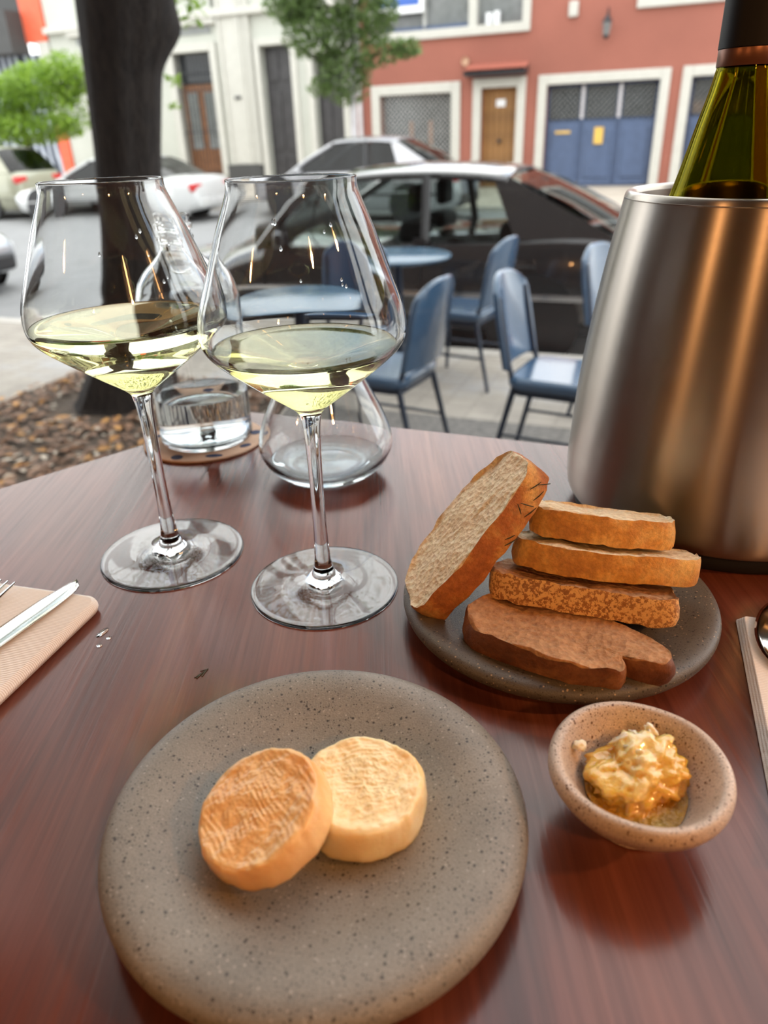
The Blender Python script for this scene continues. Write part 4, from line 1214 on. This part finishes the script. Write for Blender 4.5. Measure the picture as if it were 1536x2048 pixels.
# ------------------------------------------------------------------ cheese rounds
def cheese(label, mat, r, h, seed, ridges, Mx):
    n, rings = 200, 64
    def rad(t, z=0):
        q = Vector((math.cos(t) * 1.6, math.sin(t) * 1.6, seed + z * 60))
        return r * (1 + .035 * noise.noise(q) + .018 * noise.noise(q * 3.1) + .008 * noise.noise(q * 9))
    def topz(x, y, k):
        p = Vector((x, y, 0))
        z = .0013 * noise.noise(p * 90 + Vector((seed, 0, 0))) + .0005 * noise.noise(p * 320 + Vector((0, seed, 0))) + .00022 * noise.noise(p * 900)
        if ridges:
            s = (x * .86 + y * .5) / .0019 + .8 * noise.noise(p * 70)
            amp = .00017 * max(0, min(1, .62 + 1.5 * noise.noise(p * 120 + Vector((3, seed, 1))))) * (.6 + .4 * noise.noise(p * 420))
            z += amp * math.sin(2 * math.pi * s + 1.2 * noise.noise(p * 160)) * min(1, (1 - k) * 6)
        else:
            s = (x * -.25 + y * .97) / .0026
            z += .00008 * math.sin(2 * math.pi * s + 12 * noise.noise(p * 60)) * min(1, (1 - k) * 5)
            z -= .0014 * max(0, 1 - k * 1.15)
            z += .0007 * noise.ridged_multi_fractal(p * 45, 1.0, 2.0, 3, 1.0, 2.0) * .35
        return z
    mb = MB()
    rows = []
    for j in range(rings):
        k = (j + .02) / (rings - 1) * .93
        rows.append([('t', k)] )
    vs = []
    def ring(fn):
        for i in range(n):
            vs.append(fn(2 * math.pi * i / n))
    ring(lambda t: (rad(t) * .80 * math.cos(t), rad(t) * .80 * math.sin(t), 0.0))
    ring(lambda t: (rad(t) * .96 * math.cos(t), rad(t) * .96 * math.sin(t), h * .02))
    for z, k in ((.12, 1.0), (.3, 1.012), (.5, 1.008), (.7, 1.0), (.86, .985), (.95, .965)):
        def f(t, z=z, k=k):
            w = 1 + .012 * noise.noise(Vector((math.cos(t) * 5, math.sin(t) * 5, z * 4 + seed)))
            rr = rad(t, z * .01) * k * w
            return (rr * math.cos(t), rr * math.sin(t), h * z + .0006 * noise.noise(Vector((math.cos(t) * 7, math.sin(t) * 7, seed))))
        ring(f)
    for j in range(rings):
        k = .94 * (1 - j / (rings - 1)) + .002
        def f(t, k=k):
            rr = rad(t) * k
            x, y = rr * math.cos(t), rr * math.sin(t)
            return (x, y, h * (.985 if k > .92 else 1.0) + topz(x, y, k) + .0002 * math.exp(-((k - .9) / .05) ** 2))
        ring(f)
    m = len(vs) // n
    fs = [(j * n + i, j * n + (i + 1) % n, (j + 1) * n + (i + 1) % n, (j + 1) * n + i) for j in range(m - 1) for i in range(n)]
    fs.append(tuple(range(n))[::-1]); fs.append(tuple((m - 1) * n + i for i in range(n)))
    o = mb.add(vs, fs).build('cheese_round', mat, smooth=180)
    o.matrix_world = Mx
    return tag(o, label, 'cheese')
cheese('pale soft cheese round lying flat, wrinkled on top, partly covered', M['cheese_b'], .0240, .0150, 2.0, False, Matrix.Translation((-.0120, .1920, TZ + .0110)) @ Matrix.Rotation(R(-1), 4, 'X'))
cheese('orange soft cheese round with ridged rind leaning on the paler one', M['cheese_a'], .0240, .0135, 7.0, True,
       Matrix.Translation((-.0440, .1795, TZ + .0205)) @ Matrix.Rotation(R(-19), 4, 'Y') @ Matrix.Rotation(R(9), 4, 'X'))

# ------------------------------------------------------------------ bread
def bread(label, Mx, outline, th, crust, crumb, seed, sub=5, wav=1.0):
    b = thing('bread_slice', label, 'bread', group='bread slices on the dark plate')
    b.matrix_world = Mx
    out = spline(outline + outline[:1], sub)[:-1]
    n = len(out)
    cx, cy = sum(p[0] for p in out) / n, sum(p[1] for p in out) / n
    def nz(x, y, z, s=1.0):
        p = Vector((x, y, z)) * 1.0 + Vector((seed, seed * .3, 0))
        return (.0014 * wav * noise.noise(p * 48) + .0011 * noise.noise(p * 110) + .0006 * noise.noise(p * 330) + .0004 * noise.noise(p * 800)) * s
    cr, cu = MB(), MB()
    rows = [(.0, .985), (.12, 1.0), (.35, 1.012), (.65, 1.012), (.88, 1.0), (1.0, .985)]
    vs = []
    for t, k in rows:
        for x, y in out:
            d = Vector((x - cx, y - cy)); L = d.length
            q = nz(x, y, t * th, 1.0)
            kk = k + q / max(L, .001)
            vs.append((cx + d.x * kk, cy + d.y * kk, t * th + nz(x * 1.7, y, 3.0) * (1 if t in (0, 1) else .4)))
    fs = [(j * n + i, j * n + (i + 1) % n, (j + 1) * n + (i + 1) % n, (j + 1) * n + i) for j in range(len(rows) - 1) for i in range(n)]
    cr.add(vs, fs).build('crust', crust, b, smooth=180, recalc=True)
    for t, flip in ((1, False), (0, True)):
        vs = []; edge = [(rows[-1] if t else rows[0])]
        ks = [1.0, .985, .95, .88, .78, .66, .52, .38, .24, .1]
        for m_, k in enumerate(ks):
            for x, y in out:
                d = Vector((x - cx, y - cy)); L = d.length
                q = nz(x, y, t * th, 1.0)
                kk = (.985 + q / max(L, .001)) * k
                X, Y = cx + d.x * kk, cy + d.y * kk
                zo = nz(x * 1.7, y, 3.0) if m_ == 0 else (nz(X, Y, 9.0 + t, 1.0) - .0007 * min(1, m_ / 2)) * (1 if t else -1)
                vs.append((X, Y, t * th + zo))
        fs = [(j * n + i, j * n + (i + 1) % n, (j + 1) * n + (i + 1) % n, (j + 1) * n + i) for j in range(len(ks) - 1) for i in range(n)]
        fs.append(tuple((len(ks) - 1) * n + i for i in range(n)))
        if flip: fs = [f[::-1] for f in fs]
        cu.add(vs, fs)
    cu.build('crumb', crumb, b, smooth=180)
    return b
D1 = [(-.045, .016), (-.041, .006), (-.028, -.001), (-.008, -.004), (.014, -.002), (.034, .004), (.045, .010), (.047, .022), (.042, .036), (.022, .045), (-.005, .047), (-.030, .042), (-.043, .030)]
D3 = [(-.046, .014), (-.042, .003), (-.02, -.001), (.0, -.001), (.025, -.001), (.044, .001), (.046, .012), (.045, .028), (.036, .040), (.012, .046), (-.02, .045), (-.041, .034)]
D4 = [(-.044, .018), (-.040, .003), (-.024, -.006), (.0, -.009), (.024, -.006), (.036, -.001), (.038, .008), (.036, .014), (.043, .013), (.052, .018), (.054, .028), (.044, .040), (.018, .047), (-.015, .046), (-.038, .036)]
def pose(x, y, z, yaw, tilt, roll=0):
    return Matrix.Translation((x, y, TZ + z)) @ Matrix.Rotation(R(yaw), 4, 'Z') @ Matrix.Rotation(R(roll), 4, 'Y') @ Matrix.Rotation(R(tilt), 4, 'X')
bread('dark crusted bread slice lying lowest at the front of the dark plate', pose(.0710, .2660, .0142, -31, 0), [(x, y * .74) for x, y in D4], .0135, M['crust_dark'], M['crumb_brown'], 1.3, wav=2.6)
bread('bread slice with a flour dusted crust, second from the front', pose(.0925, .2885, .0290, -19, -18, 1.5), D3, .0138, M['crust_flour'], M['crumb_brown'], 4.1)
bread('golden bread slice third from the front of the dark plate', pose(.1080, .2980, .0420, -12, -20, 3.5), D1, .0138, M['crust_gold'], M['crumb'], 6.7)
bread('golden bread slice on top of the stack, nearest the steel cooler', pose(.1085, .3120, .0545, -12, -21, 4.5), [(x * .80, y) for x, y in D1], .0142, M['crust_gold'], M['crumb'], 9.2)
Mx = Matrix(((0.6402, -0.2105, -0.7388, .0570), (0.2449, 0.9674, -0.0634, .3150), (0.7282, -0.1404, 0.6709, TZ + .0472), (0, 0, 0, 1)))
D0 = [(-.049, .010), (-.043, .001), (-.02, -.003), (.01, -.003), (.034, .000), (.047, .006), (.049, .018), (.046, .034), (.030, .046), (.005, .050), (-.025, .047), (-.044, .034)]
b0 = bread('upright bread slice with a glossy rosemary crust leaning on the others', Mx, D0, .0155, M['crust_top'], M['crumb'], 12.4)
rr_ = random.Random(3)
for x, z, t in ((.040, .006, 20), (.043, .009, 50), (.037, .011, 10), (.030, .008, 70), (.028, .012, 15), (.026, .006, 120), (.012, .012, 30), (.010, .014, 25)):
    l = rr_.uniform(.0028, .0045)
    q = MB().tube([(-l, 0, 0), (0, -.0004, 0), (l, 0, 0)], [.0002, .00038, .0002], 6).build('rosemary_needle', M['herb'], b0)
    q.location = (x, -.0038 + (.0022 if x > .035 else 0), .0155 - z); q.rotation_euler = (0, R(t), 0)

# ------------------------------------------------------------------ honey bowl
HB = (.0915, .1920, TZ)
hp = [(.0003, .0012), (.0110, .0003)] + spline([(.0130, 0), (.0142, .0012), (.0140, .0040), (.0160, .0075), (.0225, .0130), (.0290, .0195), (.0325, .0250), (.0333, .0288), (.0318, .0318), (.0292, .0318), (.0268, .0285), (.0236, .0225), (.0190, .0165), (.0120, .0125), (.0003, .0115)], 5)
hb_ = MB().lathe(hp, 96)
hb_.v = [(x * (1 + .03 * noise.noise(Vector((x * 30, y * 30, 2)))), y * (1 + .03 * noise.noise(Vector((x * 30, y * 30, 5)))), z + (.0012 * noise.noise(Vector((x * 40, y * 40, 8))) if z > .02 else 0)) for x, y, z in hb_.v]
hbo = tag(hb_.build('honey_bowl', M['bowl'], smooth=180), 'small cream speckled footed bowl holding honeycomb', 'bowl'); hbo.location = HB
pu = MB()
def pud(u, v):
    a = 2 * math.pi * u
    r_ = (.0190 + .0016 * noise.noise(Vector((math.cos(a) * 1.5, math.sin(a) * 1.5, 3)))) * v
    return (r_ * math.cos(a), r_ * math.sin(a), .0174 + .0010 * (1 - v) + .0013 * noise.noise(Vector((r_ * math.cos(a) * 190, r_ * math.sin(a) * 190, 1))) * (1 - v * .8))
pu.grid(pud, 64, 14, True)
pu.grid(lambda u, v: (lambda a, r_: (r_ * math.cos(a), r_ * math.sin(a), .0118 + .0068 * (r_ / .0222) ** 2))(2 * math.pi * u, (.0190 + .0016 * noise.noise(Vector((math.cos(2 * math.pi * u) * 1.5, math.sin(2 * math.pi * u) * 1.5, 3)))) * v), 64, 14, True)
po = tag(pu.build('honey_pool', M['honey'], smooth=180, recalc=True), 'amber honey pooled in the small cream bowl', 'honey'); po.location = HB
import bmesh
def lump(name, mat, r, seed, amp, label=None, cat=None, parent=None, cells=0, sub=5):
    bm = bmesh.new()
    bmesh.ops.create_icosphere(bm, subdivisions=sub, radius=1.0)
    for v in bm.verts:
        p = v.co.copy()
        k = 1 + amp * noise.noise(p * 1.3 + Vector((seed, 0, 0))) + amp * .5 * noise.noise(p * 3.1 + Vector((0, seed, 0))) + amp * .35 * noise.noise(p * 6) + amp * .2 * noise.noise(p * 14)
        if cells:
            dd = noise.voronoi(p * cells)[0]
            k -= .05 * max(0, .55 - dd[0])
        v.co = Vector((p.x * r[0], p.y * r[1], p.z * r[2])) * k
    me = bpy.data.meshes.new(name); bm.to_mesh(me); bm.free()
    me.polygons.foreach_set('use_smooth', [True] * len(me.polygons)); me.materials.append(mat)
    o = bpy.data.objects.new(name, me); COL.objects.link(o)
    if parent is not None: o.parent = parent
    if label: tag(o, label, cat)
    return o
hc = lump('honeycomb', M['comb'], (.0185, .0145, .0100), 3.3, .42, 'glistening piece of honeycomb with torn white wax in the bowl', 'honeycomb', cells=4.2)
hc.location = (.0945, .1970, TZ + .0215); hc.rotation_euler = (R(4), R(-8), R(25))
wr_ = random.Random(12)
for k in range(11):
    w_ = lump('wax_shard', M['wax'], (wr_.uniform(.0022, .0045), wr_.uniform(.0010, .0022), wr_.uniform(.0014, .0030)), k * 1.7, .6, parent=hc, sub=3)
    w_.location = (wr_.uniform(-.003, .012), wr_.uniform(.002, .011), wr_.uniform(.0060, .0100))
    w_.rotation_euler = (wr_.uniform(-.6, .6), wr_.uniform(-.8, .8), wr_.uniform(0, 3))
wc = lump('wax_crumb', M['wax'], (.0028, .0022, .0016), 5.5, .5, 'small crumb of white wax stuck inside the bowl rim', 'wax crumb', sub=3); wc.location = (HB[0] - .0185, HB[1] + .0140, TZ + .0265)

# ------------------------------------------------------------------ napkins and cutlery
def napkin(label, corner, phi, x0, x1, ln, layers, th, step, group):
    n = thing('paper_napkin', label, 'napkin', (corner[0], corner[1], TZ), R(phi), group)
    for k in range(layers):
        d = step * k
        xa, xb = (x0 + d, x1) if x0 >= 0 else (x0, x1 - d)
        w, h = xb - xa, ln - d
        cx_, cy_ = (xa + xb) / 2, -d / 2 - ln / 2 + d * 0
        poly = [(cx_ + p[0], cy_ + p[1]) for p in rounded_poly(w, h, .010 if x0 < 0 else .002, 5)]
        MB().prism(poly, k * th, (k + 1) * th - .0001).build('folded_layer', M['napkin'], n, smooth=30, bevel=th * .42)
    return n
nl = napkin('folded cream paper napkin under the knife at the left edge', (-.1650, .3525), -16, -.115, 0, .20, 1, .0075, .0, 'folded paper napkins')
for k in range(3):
    q = MB().box(-.074 + k * .0045, -.0715 + k * .0045, -.036, -.018, 0, .0001).build('faint_print', M['print'], nl, smooth=0); q.location.z = .0072; q.rotation_euler.z = R(-8)
napkin('folded paper napkin with layered edges at the right edge', (.1890, .3170), -18.5, 0, .115, .20, 4, .0014, .0009, 'folded paper napkins')

kn = thing('table_knife', 'polished steel table knife lying on the left napkin', 'knife', (-.1830, .3660, TZ + .0078), R(-24))
kb = MB()
def blade(u, v):
    y = -.105 * v
    w0 = -.0045 - .0030 * min(1, v * 4); w1 = .0010 + .0062 * (1 - math.exp(-v * 9))
    if v == 0: w0 = w1 = -.003
    x = w0 + (w1 - w0) * u
    return (x, y, .0012 + .0007 * math.sin(math.pi * u) + .0014 * v)
kb.grid(blade, 9, 26)
kb.build('blade', M['polished'], kn, smooth=180, solid=.0011)
MB().tube([(0, -.10, .0035), (0, -.13, .0045), (0, -.2, .006)], [.005, .0062, .0068], 14).build('handle', M['polished'], kn)
fk = thing('fork', 'steel fork tines at the left frame edge beside the knife', 'fork', (-.2275, .3650, TZ + .0085), R(-20))
for k in range(4):
    x = (k - 1.5) * .0052
    MB().tube([(x, 0, .004), (x, -.02, .001), (x, -.045, .0015)], [.0007, .0013, .0015], 8).build('tine', M['polished'], fk)
MB().grid(lambda u, v: ((u - .5) * (.021 - .014 * v), -.043 - .035 * v, .0015 + .002 * v), 6, 8).build('fork_head', M['polished'], fk, solid=.0016)
MB().tube([(0, -.075, .0035), (0, -.12, .006), (0, -.19, .003)], [.003, .0035, .006], 12).build('handle', M['polished'], fk)
sp = thing('spoon', 'steel spoon lying face down on the layered napkin, cut by the frame edge', 'spoon', (.2055, .2915, TZ + .0062), R(-22))
MB().grid(lambda u, v: (lambda a, r_: (.0175 * r_ * math.cos(a) * (1 - .12 * math.sin(a)), .033 * r_ * math.sin(a), .0095 - .0075 * r_ ** 2.2))(2 * math.pi * u, v + .01), 40, 10, True).build('spoon_bowl', M['polished'], sp, smooth=180, solid=.0012)
MB().tube([(0, -.032, .0022), (0, -.06, .0030), (0, -.14, .0060)], [.0028, .003, .006], 12).build('handle', M['polished'], sp)

# ------------------------------------------------------------------ drops on the table
for (x, y, r_, lab) in ((-.1590, .3265, .0022, 'largest water drop on the table by the left napkin'), (-.1538, .3215, .0014, 'small water drop farthest from the left napkin on the table'), (-.1568, .3150, .0015, 'small water drop on the table closest to the camera by the left napkin')):
    d = tag(MB().lathe([(.0001, 0), (r_, 0), (r_ * .95, r_ * .2), (r_ * .7, r_ * .42), (r_ * .3, r_ * .54), (.0001, r_ * .56)], 24).build('water_drop', M['water'], smooth=180), lab, 'water drop')
    d.location = (x, y, TZ + .0001)
    if r_ > .002: d.scale = (.8, 2.0, 1); d.rotation_euler = (0, 0, R(-25))
